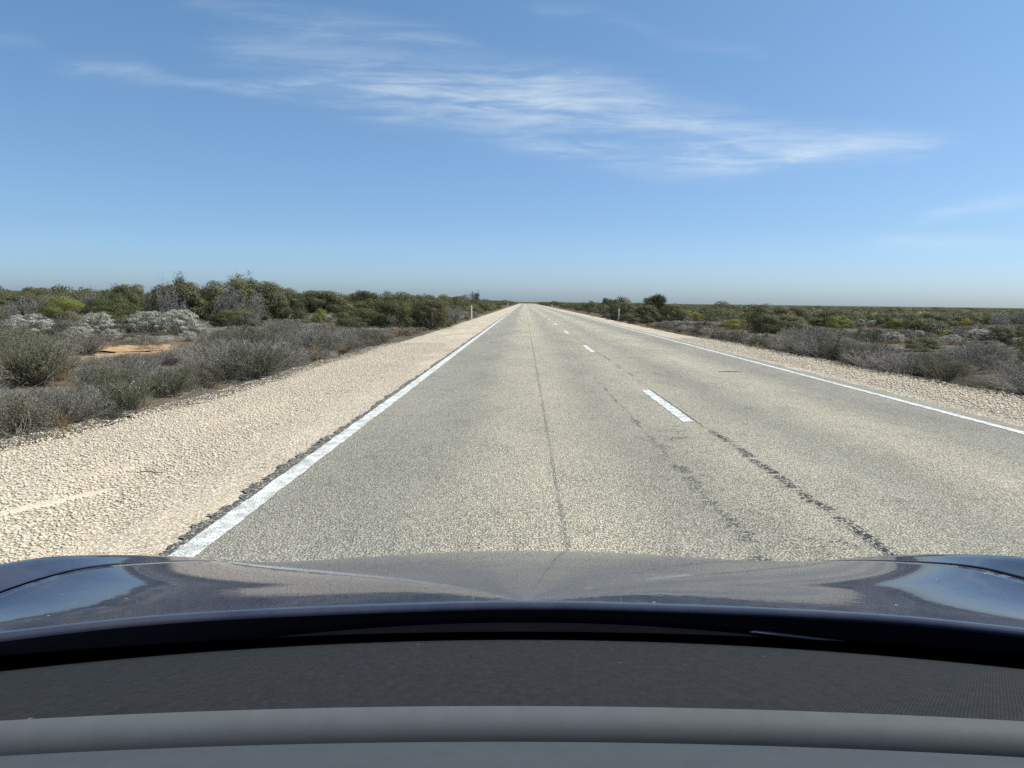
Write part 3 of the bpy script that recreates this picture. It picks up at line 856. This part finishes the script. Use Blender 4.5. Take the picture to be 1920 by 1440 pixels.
for tries in range(60000):
    y = 4 + 66 * rs.uniform() ** 1.35
    side = -1 if rs.uniform() < .56 else 1
    if side < 0:
        e = float(edge_left(y)); x = e - .05 - (.69 * y + 3) * rs.uniform() ** 1.2
        edge = e - x
    else:
        e = float(edge_right(y)); x = e + .05 + (.69 * y + 3) * rs.uniform() ** 1.2
        edge = x - e
    if not in_view(x, y): continue
    d = math.hypot(x, y)
    k = pick(side, edge, d)
    sc = rs.uniform(.8, 1.2)
    vs = KINDS[k][1]; var = int(rs.integers(0, len(vs)))
    if edge < 1.2 and k != 'grey': sc *= .7
    hk = 1.0
    if k == 'grey': hk = rs.uniform(.62, .9)
    if k in ('dark', 'mallee', 'bare'):
        hk = rs.uniform(.75, 1.15) if side < 0 else rs.uniform(.45, .72)
        if side > 0 and not (edge < 16 and y > 36): sc *= .7
        if side > 0 and edge < 16 and y > 36: hk = rs.uniform(.58, .76)
    if k == 'olive': sc *= .8 if side < 0 else .65
    rad = vs[var][2] * sc
    if edge < rad * .72: continue
    sp = rad * (.92 if k in ('grey', 'brown', 'green') else .92)
    if hides(x, y, rad, vs[var][3] * sc * hk):
        if k in ('dark', 'mallee', 'bare', 'olive', 'lime'):
            k = 'grey' if rs.uniform() < .6 else 'brown'; vs = KINDS[k][1]; var = int(rs.integers(0, len(vs))); sc = rs.uniform(.6, .9); hk = rs.uniform(.6, .85)
        for q_ in (1, .8, .6, .45):
            if not hides(x, y, vs[var][2] * sc * max(q_, .6), vs[var][3] * sc * hk * q_): break
        else: continue
        hk *= q_ / max(q_, .6); sc *= max(q_, .6); rad = vs[var][2] * sc; sp = rad * 1.05
    if not free(x, y, rad, .55): continue
    if not spaced(x, y, sp): continue
    px_, _ = proj(x, y, .3)
    size = rad * vs[var][3] * hk / (d * d)
    cand.append((size, k, var, x, y, sc, sc * hk, rs.uniform(0, 6.283) if k not in ('mallee', 'bare') else rs.uniform(-.5, .5), side, edge))
cand.sort(key=lambda c: -c[0])
CAP = 400
print('heath plants', len(cand), 'named', N_NAMED)
WORDS = {'grey': 'grey twiggy shrub', 'brown': 'dull brown rounded shrub', 'green': 'small dark green shrub', 'olive': 'olive green bush', 'dark': 'dark green bush',
         'mallee': 'dark crowned windswept tree', 'bare': 'pale bare dead tree', 'lime': 'yellow-green bush'}
rest = []
for n_, (size, k, var, x, y, sx, sz, rot, side, edge) in enumerate(cand):
    if n_ < CAP:
        row = 'at the gravel edge' if edge < 1.5 else ('behind the gravel edge' if edge < 5 else 'deep in heath')
        where = 'on the wide-shoulder side' if side < 0 else 'across the road'
        dist = 'nearest the car' if y < 14 else ('midway to the post' if y < 32 else 'near the post')
        lab = f"{WORDS[k]} {row} {where}, {dist}"
        plant(k, var, x, y, sx, sz, rot, lab, f"{WORDS[k]}s {row} {where}, {dist}")
    else:
        rest.append((k, var, x, y, sx, sz, rot))

# beyond the shrubs that can be told apart: one mass of scrub
LOD = {}
def lod(key, gl_seed, lo=True):
    if key in LOD: return LOD[key]
    spec = {'grey': dict(rx=.62, ry=.62, h=.7, lobes=16, nl=900, leaf=.085, lobe_r=.34, aspect=.16, up=.5, loose=1.6),
            'green': dict(rx=.6, ry=.6, h=.7, lobes=14, nl=900, leaf=.08, lobe_r=.3, aspect=.3),
            'brown': dict(rx=.85, ry=.85, h=.8, lobes=22, nl=1100, leaf=.085, lobe_r=.28),
            'olive': dict(rx=1.05, ry=1.05, h=1.15, lobes=26, nl=1400, leaf=.11, lobe_r=.28),
            'lime': dict(rx=1.05, ry=1.05, h=.95, lobes=26, nl=1400, leaf=.10, lobe_r=.3),
            'dark': dict(rx=1.35, ry=1.35, h=1.65, lobes=32, nl=1500, leaf=.14, lobe_r=.26),
            'mallee': dict(rx=1.2, ry=1.2, h=2.2, lobes=22, nl=1300, leaf=.14, lobe_r=.22, base=.35),
            'bare': dict(rx=.9, ry=.9, h=1.6, lobes=10, nl=350, leaf=.3, lobe_r=.4, aspect=.05, up=1.0)}[key]
    gl, _ = mound(gl_seed, stems=0, **spec)
    LOD[key] = gl.arrays(); return LOD[key]
MATKEY = {'grey': 'grey_twig', 'green': 'green_leaf', 'brown': 'brown_leaf', 'olive': 'olive_leaf', 'lime': 'lime_leaf', 'dark': 'dark_leaf', 'mallee': 'dark_leaf', 'bare': 'dead_wood'}
BIN = {}
def put(key, x, y, sx, sz, rot, seed=0):
    V, Q, T = lod(key, 300 + len(LOD))
    c, s = math.cos(rot), math.sin(rot)
    W = np.stack([(V[:, 0] * c - V[:, 1] * s) * sx + x, (V[:, 0] * s + V[:, 1] * c) * sx + y, V[:, 2] * sz + ZG + float(zc(y))], -1)
    b = BIN.setdefault(MATKEY[key], [[], [], [], 0])
    dt = rs.normal(0, .13)
    b[0].append(W); b[1].append(Q + b[3]); b[2].append(np.clip(T + dt, 0, 1)); b[3] += len(V)
for (k, var, x, y, sx, sz, rot) in rest: put(k, x, y, sx, sz, rot)
# farther belts, thinning out and coarsening with distance
def far_belt(n, y0, y1, smul, hmul, coarse):
    for i in range(n):
        y = y0 + (y1 - y0) * rs.uniform() ** 1.25
        side = -1 if rs.uniform() < .5 else 1
        w = .70 * y + 6
        u = rs.uniform() ** 1.3
        if side < 0: x = float(edge_left(y)) - .9 * smul - w * u
        else: x = float(edge_right(y)) + .9 * smul + w * u
        edge = abs(x) - 5
        p = rs.uniform()
        if side < 0:
            k = 'dark' if p < .52 else ('olive' if p < .84 else 'brown')
            h = rs.uniform(.75, 1.25)
            if k != 'brown' and edge > 5: h *= 1.12
        else:
            k = 'brown' if p < .36 else ('olive' if p < .64 else ('dark' if p < .95 else 'grey'))
            h = rs.uniform(.6, 1.0) * (.62 if k == 'dark' else .85)
            if edge < 16: h = rs.uniform(.8, 1.0) * (.9 if k == 'dark' else 1.15)
            if rs.uniform() < .08: h *= 1.35
        if edge < 3: h *= .75
        s = smul * rs.uniform(.75, 1.25)
        put(k, x, y, s, h * hmul, rs.uniform(0, 6.283))
far_belt(900, 66, 150, 1.15, 1.0, 1)
far_belt(700, 140, 420, 2.0, 1.0, 1)
far_belt(420, 400, 1500, 5.0, 1.05, 1)
for key, (V, Q, T, n) in BIN.items():
    me = mesh_from('scrub', np.concatenate(V), np.concatenate(Q), tint=np.concatenate(T))
    tag(link('scrub', me, M[key]), kind='stuff')

# twigs and leaf litter under the near shrubs
gd = Geo()
for side, n in ((-1, 5200), (1, 3000)):
    y = 5.5 + 30 * rs.uniform(size=n) ** 1.4
    off = np.abs(rs.normal(0, .55, n))
    x = edge_left(y) + .12 - off if side < 0 else edge_right(y) - .12 + off
    th = rs.uniform(0, 6.283, n); L = .05 + .22 * rs.uniform(size=n) ** 3
    z0 = np.where(off > .15, -.03, .02)
    a = np.stack([x, y, z0], -1); dxy = np.stack([np.cos(th), np.sin(th), .12 * rs.normal(size=n)], -1)
    tubes(gd, np.stack([a, a + dxy * (L * .5)[:, None] + .01 * rs.normal(size=(n, 3)), a + dxy * L[:, None]], 1), np.full((n, 3), .003), np.clip(rs.normal(.35, .2, n), 0, 1))
tag(link('twig_litter', gd.mesh('twig_litter'), M['grey_twig']), kind='stuff')
g = Geo()
x, y = gp(282, 893)
tubes(g, np.array([[[-.10, .0, .02], [-.03, .012, .026], [.04, -.004, .024], [.11, .01, .02]]]), np.array([[.004, .006, .005, .002]]), np.array([.1]))
o = link('fallen_twig', g.mesh('fallen_twig'), M['bark']); o.location = (x, y, .008)
tag(o, 'dark dry twig lying on the white gravel shoulder', 'twig')
g = Geo()
x, y = gp(1368, 699)
tubes(g, np.array([[[-.22, .0, .008], [-.05, .02, .012], [.12, -.004, .010], [.26, .02, .008]]]), np.array([[.006, .009, .008, .003]]), np.array([.0]))
o = link('fallen_twig', g.mesh('fallen_stick'), M['bark']); o.location = (x, y, .014)
tag(o, 'thin dark stick lying on the far lane of the road', 'twig')

# ------------------------------------------------------------------ guide posts
def post_mesh(h=1.0, w=.095, d=.03):
    prof = []
    for k in range(9):
        a = math.pi * k / 8
        prof.append((w / 2 * math.cos(a), d * (math.sin(a) - .4)))
    prof += [(-w / 2 + .012, -d * .4), (w / 2 - .012, -d * .4)]
    rows = [(z, 1.0) for z in np.linspace(-.15, h - .05, 6)] + [(h - .03, .96), (h - .012, .8), (h, .45)]
    V, Q = [], []
    n = len(prof)
    for z, s in rows:
        V += [(x * s, y, z) for x, y in prof]
    for i in range(len(rows) - 1):
        for j in range(n): Q.append((i * n + j, i * n + (j + 1) % n, (i + 1) * n + (j + 1) % n, (i + 1) * n + j))
    m0 = len(V); V.append((0, -d * .1, h + .001))
    T = [((len(rows) - 1) * n + j, (len(rows) - 1) * n + (j + 1) % n, m0) for j in range(n)]
    return mesh_from('guide_post', V, Q, T)
pm = post_mesh()
for (px, base, top, lab) in ((884, 599, 573, 'white roadside guide post on the wide gravel shoulder, nearer of two on that side'),
                             (952, 575.5, 568, 'distant white guide post on the wide gravel shoulder'),
                             (1160, 600, 579, 'white roadside guide post across the road, nearer of two on that side'),
                             (1035, 577, 569.5, 'distant white guide post across the road')):
    x, y = gp(px, base)
    o = link('guide_post', pm, M['post']); o.location = (x, y, 0)
    s = (base - top) * y / FPX
    o.scale = (1.0, 1.0, s); o.rotation_euler = (R(.8), R(random.uniform(-1, 1)), math.pi + random.uniform(-.2, .2))
    tag(o, lab, 'guide post', 'white guide posts along the highway')

# ------------------------------------------------------------------ the car we look out of
TILT = R(-1.08)                    # the car leans with the fall of its lane
Rt = Matrix.Rotation(TILT, 4, 'Y')
car = empty('car'); pv = Vector((0, 0, CAM_H))
car.matrix_world = Matrix.Translation(pv - (Rt.to_3x3() @ pv)) @ Rt
tag(car, 'dark blue car seen over its dashboard and glossy bonnet', 'car')
def smooth(y, xs, ys):
    """interpolation without kinks"""
    y = np.asarray(y, float)
    return sum(w_ * np.interp(y + o_, xs, ys) for o_, w_ in zip(np.linspace(-.18, .18, 13), SMW))
SMW = np.cos(np.linspace(-1.35, 1.35, 13)); SMW = SMW / SMW.sum()
HR = [.020, .044, .097, .083, .067, .052, .033, .011, 0]
def ridge(x, y):
    """fender ridges: they climb away from the bonnet and roll over quickly at the crest"""
    x = np.abs(x); y = np.asarray(y, float) + 0 * x
    H = smooth(y, [.7, .95, 1.17, 1.33, 1.49, 1.63, 1.77, 1.92, 2.1], HR)
    cx = smooth(y, [.7, 1.0, 1.17, 1.49, 1.77, 2.2], [1.0, .90, .845, .79, .74, .67])
    L = smooth(y, [.9, 1.17, 1.49, 1.8], [.12, .16, .14, .12])
    tot = 0
    for k, wt in ((-2, .1), (-1, .22), (0, .36), (1, .22), (2, .1)):
        d = x + .014 * k - cx
        tot = tot + wt * np.where(d < 0, np.exp(np.minimum(d, 0) / L), 1 - .18 * np.maximum(d, 0) / .02 * .5 - np.maximum(d, 0) ** 2 * 45)
    return H * tot
def hood_z(x, y):
    t = y - 1.05
    c = smooth(y, [.7, .95, 1.2, 1.6, 2.0], [.058, .056, .052, .065, .085])
    z = .906 - .194 * t - .0625 * t * t - c * x * x - .01 * x ** 4
    front = np.clip(y - (2.17 - .16 * x * x), 0, None)
    z = z - 1.6 * front ** 1.6
    b = np.clip(1.22 - y, 0, None); q = np.clip((np.abs(x) - .12) / .42, 0, 1); q = q * q * (3 - 2 * q)
    z = z + .072 * q * b * b / (b + .10) + ridge(x, y)
    out = np.clip(np.abs(x) - .86, 0, None)
    return z - 6.0 * out ** 1.7
def shut(y): return smooth(y, [.7, 1.15, 1.3, 1.49, 1.6, 1.77, 2.0, 2.4], [.82, .775, .755, .722, .70, .66, .60, .50])
def rear(x): return 1.05 - .415 * x * x - .03 * x ** 4
V = np.linspace(-1, 1, 121)
rows = []
Y_FRONT = 2.45
tt = np.linspace(0, 1, 90)
P = np.zeros((len(tt), len(V), 3))
for i, t_ in enumerate(tt):
    yy = 1.05 + (Y_FRONT - 1.05) * t_
    xs = V * (shut(yy) - .005)
    yv = rear(xs) + (Y_FRONT - .16 * xs * xs - rear(xs)) * t_
    xs = V * (shut(yv) - .005)
    P[i] = np.stack([xs, yv, hood_z(xs, yv)], -1)
# rolled rear lip, turning down towards the cowl
lip = []
LIP_R = .008
for a in (0, 20, 40, 60, 80, 95):
    p = P[0].copy(); rr_ = LIP_R
    p[:, 1] -= rr_ * math.sin(R(a)); p[:, 2] -= rr_ * (1 - math.cos(R(a))) + (.014 if a == 95 else 0); lip.append(p)
seal = [lip[-2] - np.array([0, .0012, .0004])]
p = lip[-1].copy(); p[:, 1] -= .0012; seal.append(p); p = p.copy(); p[:, 1] += .006; p[:, 2] -= .07; seal.append(p)
P = np.concatenate([np.array(lip[::-1]), P[1:]], 0)
# turned down flange along the shut line and front fascia
hood = link('hood', grid_mesh('hood', P), M['car_paint'], car)
M['seal'] = simple('flange_black', (.004, .006, .010), .22, .35)
link('rear_flange', grid_mesh('rear_flange', np.array(seal)), M['seal'], hood)  # rear flange of the bonnet, coloured near-black instead of body paint
sm = hood.modifiers.new('s', 'SOLIDIFY'); sm.thickness = .004; sm.offset = -1
for sgn in (-1, 1):
    tt = np.linspace(0, 1, 80); ww = np.concatenate([np.linspace(0, .55, 36)[:-1], np.linspace(.55, 1, 14)])
    P = np.zeros((len(tt), len(ww) + 4, 3))
    for i, t_ in enumerate(tt):
        yy = .78 + (2.40 - .78) * t_
        a = shut(yy) + .003
        outer = .955 - .16 * max(0, t_ - .6)
        xs = a + (outer - a) * ww
        z = hood_z(xs, np.full_like(xs, yy))
        P[i, :len(ww)] = np.stack([sgn * xs, np.full_like(xs, yy), z], -1)
        for k in range(4):
            P[i, len(ww) + k] = (sgn * (outer + .012 * math.sin(k)), yy, min(z[-1], 1) - .09 * (k + 1))
    if sgn < 0: P = P[:, ::-1]
    f = link('fender', grid_mesh('fender', P), M['car_paint'], car)
    sm = f.modifiers.new('s', 'SOLIDIFY'); sm.thickness = .003; sm.offset = -1
# front bumper closing the nose
xs = np.linspace(-.9, .9, 61)
prof = [(2.30, -.10), (2.50, -.16), (2.56, -.24), (2.57, -.36), (2.50, -.45)]
P = np.array([[(x_, y_ - .26 * x_ * x_, .58 + z_ - .03 * x_ * x_) for x_ in xs] for y_, z_ in prof])
link('bumper', grid_mesh('bumper', P), M['car_paint'], car)

def sweep(name, prof, m, xh=.86, n=81, curve=None, smooth=True):
    """a profile of (y, z) carried across the car along the bow of the windscreen"""
    xs = np.linspace(-xh, xh, n)
    P = np.array([[(x_, y_ + (curve(x_, y_) if curve else -.2 * x_ * x_), z_) for x_ in xs] for y_, z_ in prof])
    return link(name, grid_mesh(name, P, smooth), m, car)
bow = lambda x, y: -(.17 + .04 * min(1, max(0, (y - .5) / .4)) if y else .21) * x * x - .02 * x ** 4
cowl_bow = lambda x, y: -.415 * x * x - .03 * x ** 4
cowl = sweep('cowl', [(1.30, .50), (1.27, .78), (1.08, .84), (1.055, .868), (1.044, .880), (1.034, .8835), (1.022, .880), (1.012, .868), (1.004, .870), (.996, .8745), (.988, .872), (.975, .855)], M['black_plastic'], .93, 121, cowl_bow)
# made-up bright strips standing in for sun glints along the cowl
def strip_tube(name, x0, x1, y, z, r_, m, parent):
    n = 40; xs = np.linspace(x0, x1, n)
    P = np.stack([xs, y + cowl_bow(xs, y), np.full(n, z)], -1)[None]
    g_ = Geo(); rad = np.full((1, n), r_); rad[0, 0] = rad[0, -1] = r_ * .2
    tubes(g_, P, rad, np.array([.5])); return link(name, g_.mesh(name), m, parent)
M['trim'] = simple('cowl_trim', (.10, .10, .10), .25, .8)
strip_tube('trim_strip', .30, .562, 1.036, .8865, .0028, M['trim'], cowl)
strip_tube('trim_strip', .567, .80, 1.038, .8875, .0028, M['trim'], cowl)
strip_tube('trim_strip', .16, .60, 1.000, .8765, .0022, M['trim'], cowl)
strip_tube('trim_strip', -.70, -.40, 1.008, .8765, .0022, M['trim'], cowl)

GS = .58                            # slope of the windscreen
def glass_pt(x, s):
    y = 1.0 - s
    return (x * (1 - .18 * s), y + bow(x, 0) * (1 - .55 * s), .8765 + GS * s - .05 * s * s)
xs = np.linspace(-.80, .80, 61)
bumpc = lambda x: .022 * math.exp(-(x / .19) ** 4)
P = np.array([[glass_pt(x_, (.068 + .10 * x_ * x_) + s * (1.055 - .068 - .10 * x_ * x_)) for x_ in xs] for s in np.linspace(0, 1.0, 30)])
pane = link('windscreen', grid_mesh('windscreen', P), M['glass'], car)
P = np.array([[glass_pt(x_, -.03 + (.100 + .10 * x_ * x_) * s) for x_ in xs] for s in np.linspace(0, 1, 8)])
fr = link('black_border', grid_mesh('black_border', P), M['frit'], pane)

dash = sweep('dashboard', [(.16, 1.10), (.28, 1.094), (.36, 1.083), (.41, 1.0735), (.430, 1.0690), (.440, 1.0650), (.448, 1.0602), (.4520, 1.0575), (.4548, 1.0545), (.4570, 1.049), (.4590, 1.042)], M['dash'], .86, 121, bow)
M['roll'] = dash_plastic('pale_dash_plastic', (.068, .076, .083), (.076, .085, .092))  # dash plastic again, in a lighter tone for the roll
roll = sweep('edge_roll', [(.4592, 1.0422), (.4605, 1.044), (.4614, 1.0493), (.4623, 1.0542), (.4644, 1.0587), (.4670, 1.0618), (.4703, 1.0641), (.4740, 1.0654), (.4780, 1.0660), (.4815, 1.0650), (.4850, 1.062), (.4885, 1.057), (.4905, 1.050)], M['roll'], .86, 121, bow)
roll.parent = dash
fab = sweep('fabric_inset', [(.4905, 1.0545), (.55, 1.0365), (.70, .985), (.85, .934), (.97, .892), (1.03, .862)], M['fabric'], .86, 81, bow)
fab.parent = dash
# unseen roof and headlining above the viewer, added to darken cowl reflections, with pillars
P = np.array([[(x_, y_, z_ - .05 * x_ * x_) for x_ in np.linspace(-.60, .60, 25)] for y_, z_ in ((-.02, 1.475), (-.2, 1.50), (-.6, 1.53), (-1.2, 1.53), (-1.8, 1.46), (-2.3, 1.2), (-2.5, .95))])
roof = link('roof', grid_mesh('roof', P), M['car_paint'], car)
sm = roof.modifiers.new('s', 'SOLIDIFY'); sm.thickness = .02; sm.offset = -1
P2 = P.copy(); P2[..., 2] -= .03
hl = link('headlining', grid_mesh('headlining', P2), M['headlining'], roof)
for sgn in (-1, 1):
    g_ = Geo()
    pts = np.array([[(sgn * .87, .72, .86), (sgn * .80, .48, 1.08), (sgn * .70, .2, 1.32), (sgn * .60, -.03, 1.46)]])
    tubes(g_, pts, np.full((1, 4), .035), np.array([.5]))
    link('windscreen_pillar', g_.mesh('windscreen_pillar'), M['car_paint'], car)
    P3 = np.array([[(sgn * x_, y_, z_) for x_, z_ in ((.87, .90), (.90, .80), (.90, .45))] for y_ in np.linspace(.8, -2.2, 9)])
    link('door_panel', grid_mesh('door_panel', P3), M['car_paint'], car)

# ------------------------------------------------------------------ light and sky
SUN_EL, SUN_AZ = R(56), R(80)      # azimuth from straight ahead towards the right
sd = bpy.data.lights.new('sun', 'SUN'); sd.energy = 4.6; sd.angle = R(.53); sd.color = (1, .955, .88)
so = bpy.data.objects.new('sun', sd); COL.objects.link(so)
sv = Vector((math.sin(SUN_AZ) * math.cos(SUN_EL), math.cos(SUN_AZ) * math.cos(SUN_EL), math.sin(SUN_EL)))
so.rotation_euler = sv.to_track_quat('Z', 'Y').to_euler(); so.location = (10, 10, 30)

w = bpy.data.worlds.new("World"); SC.world = w
t = NT(w)
sky = t.n('ShaderNodeTexSky', sky_type='NISHITA')
sky.sun_disc = False; sky.sun_elevation = SUN_EL; sky.sun_rotation = SUN_AZ
sky.air_density = .8; sky.dust_density = 1.15; sky.ozone_density = 8.0; sky.altitude = 0
gen = t.n('ShaderNodeTexCoord').outputs['Generated']
sx = t.sep(gen)
yy = t.math('MAXIMUM', sx[1], .02)
U = t.math('DIVIDE', sx[0], yy); W_ = t.math('DIVIDE', sx[2], yy)
ux = t.math('MULTIPLY_ADD', U, .5, .5)                      # -1..1 -> 0..1
def uv(px, py):
    d = ray(px, py); return d.x / d.y, d.z / d.y
def curve(val, pts):
    nd = t.n('ShaderNodeFloatCurve'); t.t.links.new(val, nd.inputs['Value'])
    c = nd.mapping.curves[0]
    while len(c.points) < len(pts): c.points.new(.5, .5)
    for p_, (a, b) in zip(c.points, pts): p_.location = (a, b); p_.handle_type = 'AUTO'
    nd.mapping.update(); return nd.outputs[0]
cv = t.n('ShaderNodeCombineXYZ', ins={0: U, 1: W_}).outputs[0]
wrp = t.noise(cv, 3.0, 3, .5, 0, out=1)
cvw = t.n('ShaderNodeVectorMath', operation='MULTIPLY_ADD', ins={0: wrp, 1: (.10, .03, 0), 2: cv}).outputs[0]
rotn = t.n('ShaderNodeMapping', ins={'Vector': cvw, 'Rotation': (0, 0, R(7)), 'Scale': (3.2, 26, 1)}).outputs[0]
fib = t.noise(rotn, 1.0, 9, .62, .6)
rot2 = t.n('ShaderNodeMapping', ins={'Vector': cvw, 'Rotation': (0, 0, R(5)), 'Scale': (5.5, 44, 1), 'Location': (3, 1, 0)}).outputs[0]
fine = t.noise(rot2, 1.6, 10, .66, .5)
fibre = t.ramp(t.math('ADD', t.math('MULTIPLY', fib, .5), t.math('MULTIPLY', fine, .5)), [(.42, 0), (.54, .45), (.67, 1)])
cloud = None
BANDS = [  # (px, py, half height px, strength) along each streak
    [(60, 118, 16, 0), (150, 126, 16, .32), (260, 134, 18, .36), (330, 150, 9, .3), (420, 160, 9, .6), (560, 168, 17, .85), (700, 172, 32, 1.0), (900, 188, 42, 1.0), (1050, 200, 50, .9), (1200, 225, 46, .85), (1330, 252, 42, .85), (1480, 268, 34, .75), (1620, 268, 26, .7), (1760, 268, 18, .5), (1840, 270, 14, 0)],
    [(850, 262, 8, 0), (960, 270, 12, .3), (1100, 284, 18, .6), (1270, 298, 24, .75), (1400, 302, 22, .6), (1500, 296, 18, .3), (1620, 300, 12, .22), (1740, 300, 10, 0)],
    [(300, 86, 18, 0), (420, 92, 26, .25), (560, 98, 34, .35), (680, 118, 36, .38), (800, 140, 34, .3), (940, 150, 30, .25), (1060, 150, 26, .4), (1180, 168, 24, .25), (1320, 190, 18, 0)],
    [(260, -10, 14, 0), (400, 4, 18, .25), (560, 36, 26, .28), (700, 58, 24, .34), (830, 76, 18, .38), (900, 92, 16, .14), (1000, 100, 16, 0)],
    [(960, 12, 10, 0), (1040, 16, 12, .14), (1140, 24, 14, .08), (1260, 80, 14, .12), (1400, 98, 14, .16), (1480, 108, 14, 0)],
    [(1660, 430, 12, 0), (1740, 405, 12, .22), (1830, 386, 14, .38), (1920, 374, 16, .32), (2000, 366, 16, .1)],
    [(1560, 455, 10, 0), (1660, 452, 13, .25), (1760, 453, 13, .34), (1860, 454, 13, .24), (1960, 456, 12, .1)],
    [(-80, 60, 12, 0), (0, 74, 14, .2), (60, 80, 12, .16), (120, 90, 10, 0)],
]
for band in BANDS:
    pts = [(uv(a, b), c / FPX, d) for a, b, c, d in band]
    X = [.5 + .5 * p_[0][0] for p_ in pts]
    cen = curve(ux, [(0, pts[0][0][1])] + [(x_, p_[0][1]) for x_, p_ in zip(X, pts)] + [(1, pts[-1][0][1])])
    wid = curve(ux, [(0, pts[0][1] * 8)] + [(x_, p_[1] * 8) for x_, p_ in zip(X, pts)] + [(1, pts[-1][1] * 8)])
    stg = curve(ux, [(0, pts[0][2])] + [(x_, p_[2]) for x_, p_ in zip(X, pts)] + [(1, pts[-1][2])])
    q = t.math('DIVIDE', t.math('MULTIPLY', t.math('SUBTRACT', W_, cen), 8.0), t.math('MAXIMUM', wid, .01))
    q = t.math('ADD', q, t.math('MULTIPLY', t.math('SUBTRACT', fib, .5), 1.6))
    gss = t.math('POWER', 2.718, t.math('MULTIPLY', t.math('MULTIPLY', q, q), -.9))
    b_ = t.math('MULTIPLY', gss, stg)
    cloud = b_ if cloud is None else t.math('ADD', cloud, b_)
veil = t.math('MULTIPLY', cloud, t.math('ADD', .13, t.math('MULTIPLY', fibre, .95)))
front = t.math('GREATER_THAN', sx[1], .05)
cl = t.math('MULTIPLY', t.math('MULTIPLY', veil, .66), front, clamp=True)
haze_gain = t.ramp(W_, [(0.0, (.93, .99, 1.06)), (.05, (.81, .865, .945)), (.10, (.765, .795, .81)), (.22, (.82, .835, .785)), (.42, (.83, .91, .83))])
haze_gain = t.n('ShaderNodeVectorMath', operation='SCALE', ins={0: haze_gain, 3: 1.27}).outputs[0]
skyb = t.n('ShaderNodeVectorMath', operation='MULTIPLY', ins={0: sky.outputs[0], 1: haze_gain}).outputs[0]
skyc = t.mix(cl, skyb, (6.2, 6.6, 6.9))
bg = t.n('ShaderNodeBackground', ins={'Color': skyc, 'Strength': .10})
wo = t.n('ShaderNodeOutputWorld'); t.t.links.new(bg.outputs[0], wo.inputs[0])

SC.view_settings.view_transform = 'Standard'
SC.view_settings.look = 'None'
SC.view_settings.exposure = 0.6
SC.view_settings.gamma = 1.0
SC.view_settings.use_curve_mapping = False
SC.render.engine = 'CYCLES'
SC.cycles.use_denoising = False
SC.cycles.max_bounces = 8
SC.cycles.transparent_max_bounces = 16
SC.cycles.caustics_reflective = False
SC.cycles.caustics_refractive = False
bpy.context.view_layer.update()
print('VP', proj(0, 1e6, CAM_H), 'horizon 0/1920', [proj(u * 1e6, 1e6, CAM_H) for u in (-.66, .66)])
print('objects', len(SC.objects), 'faces', sum(len(o.data.polygons) for o in SC.objects if o.type == 'MESH'))
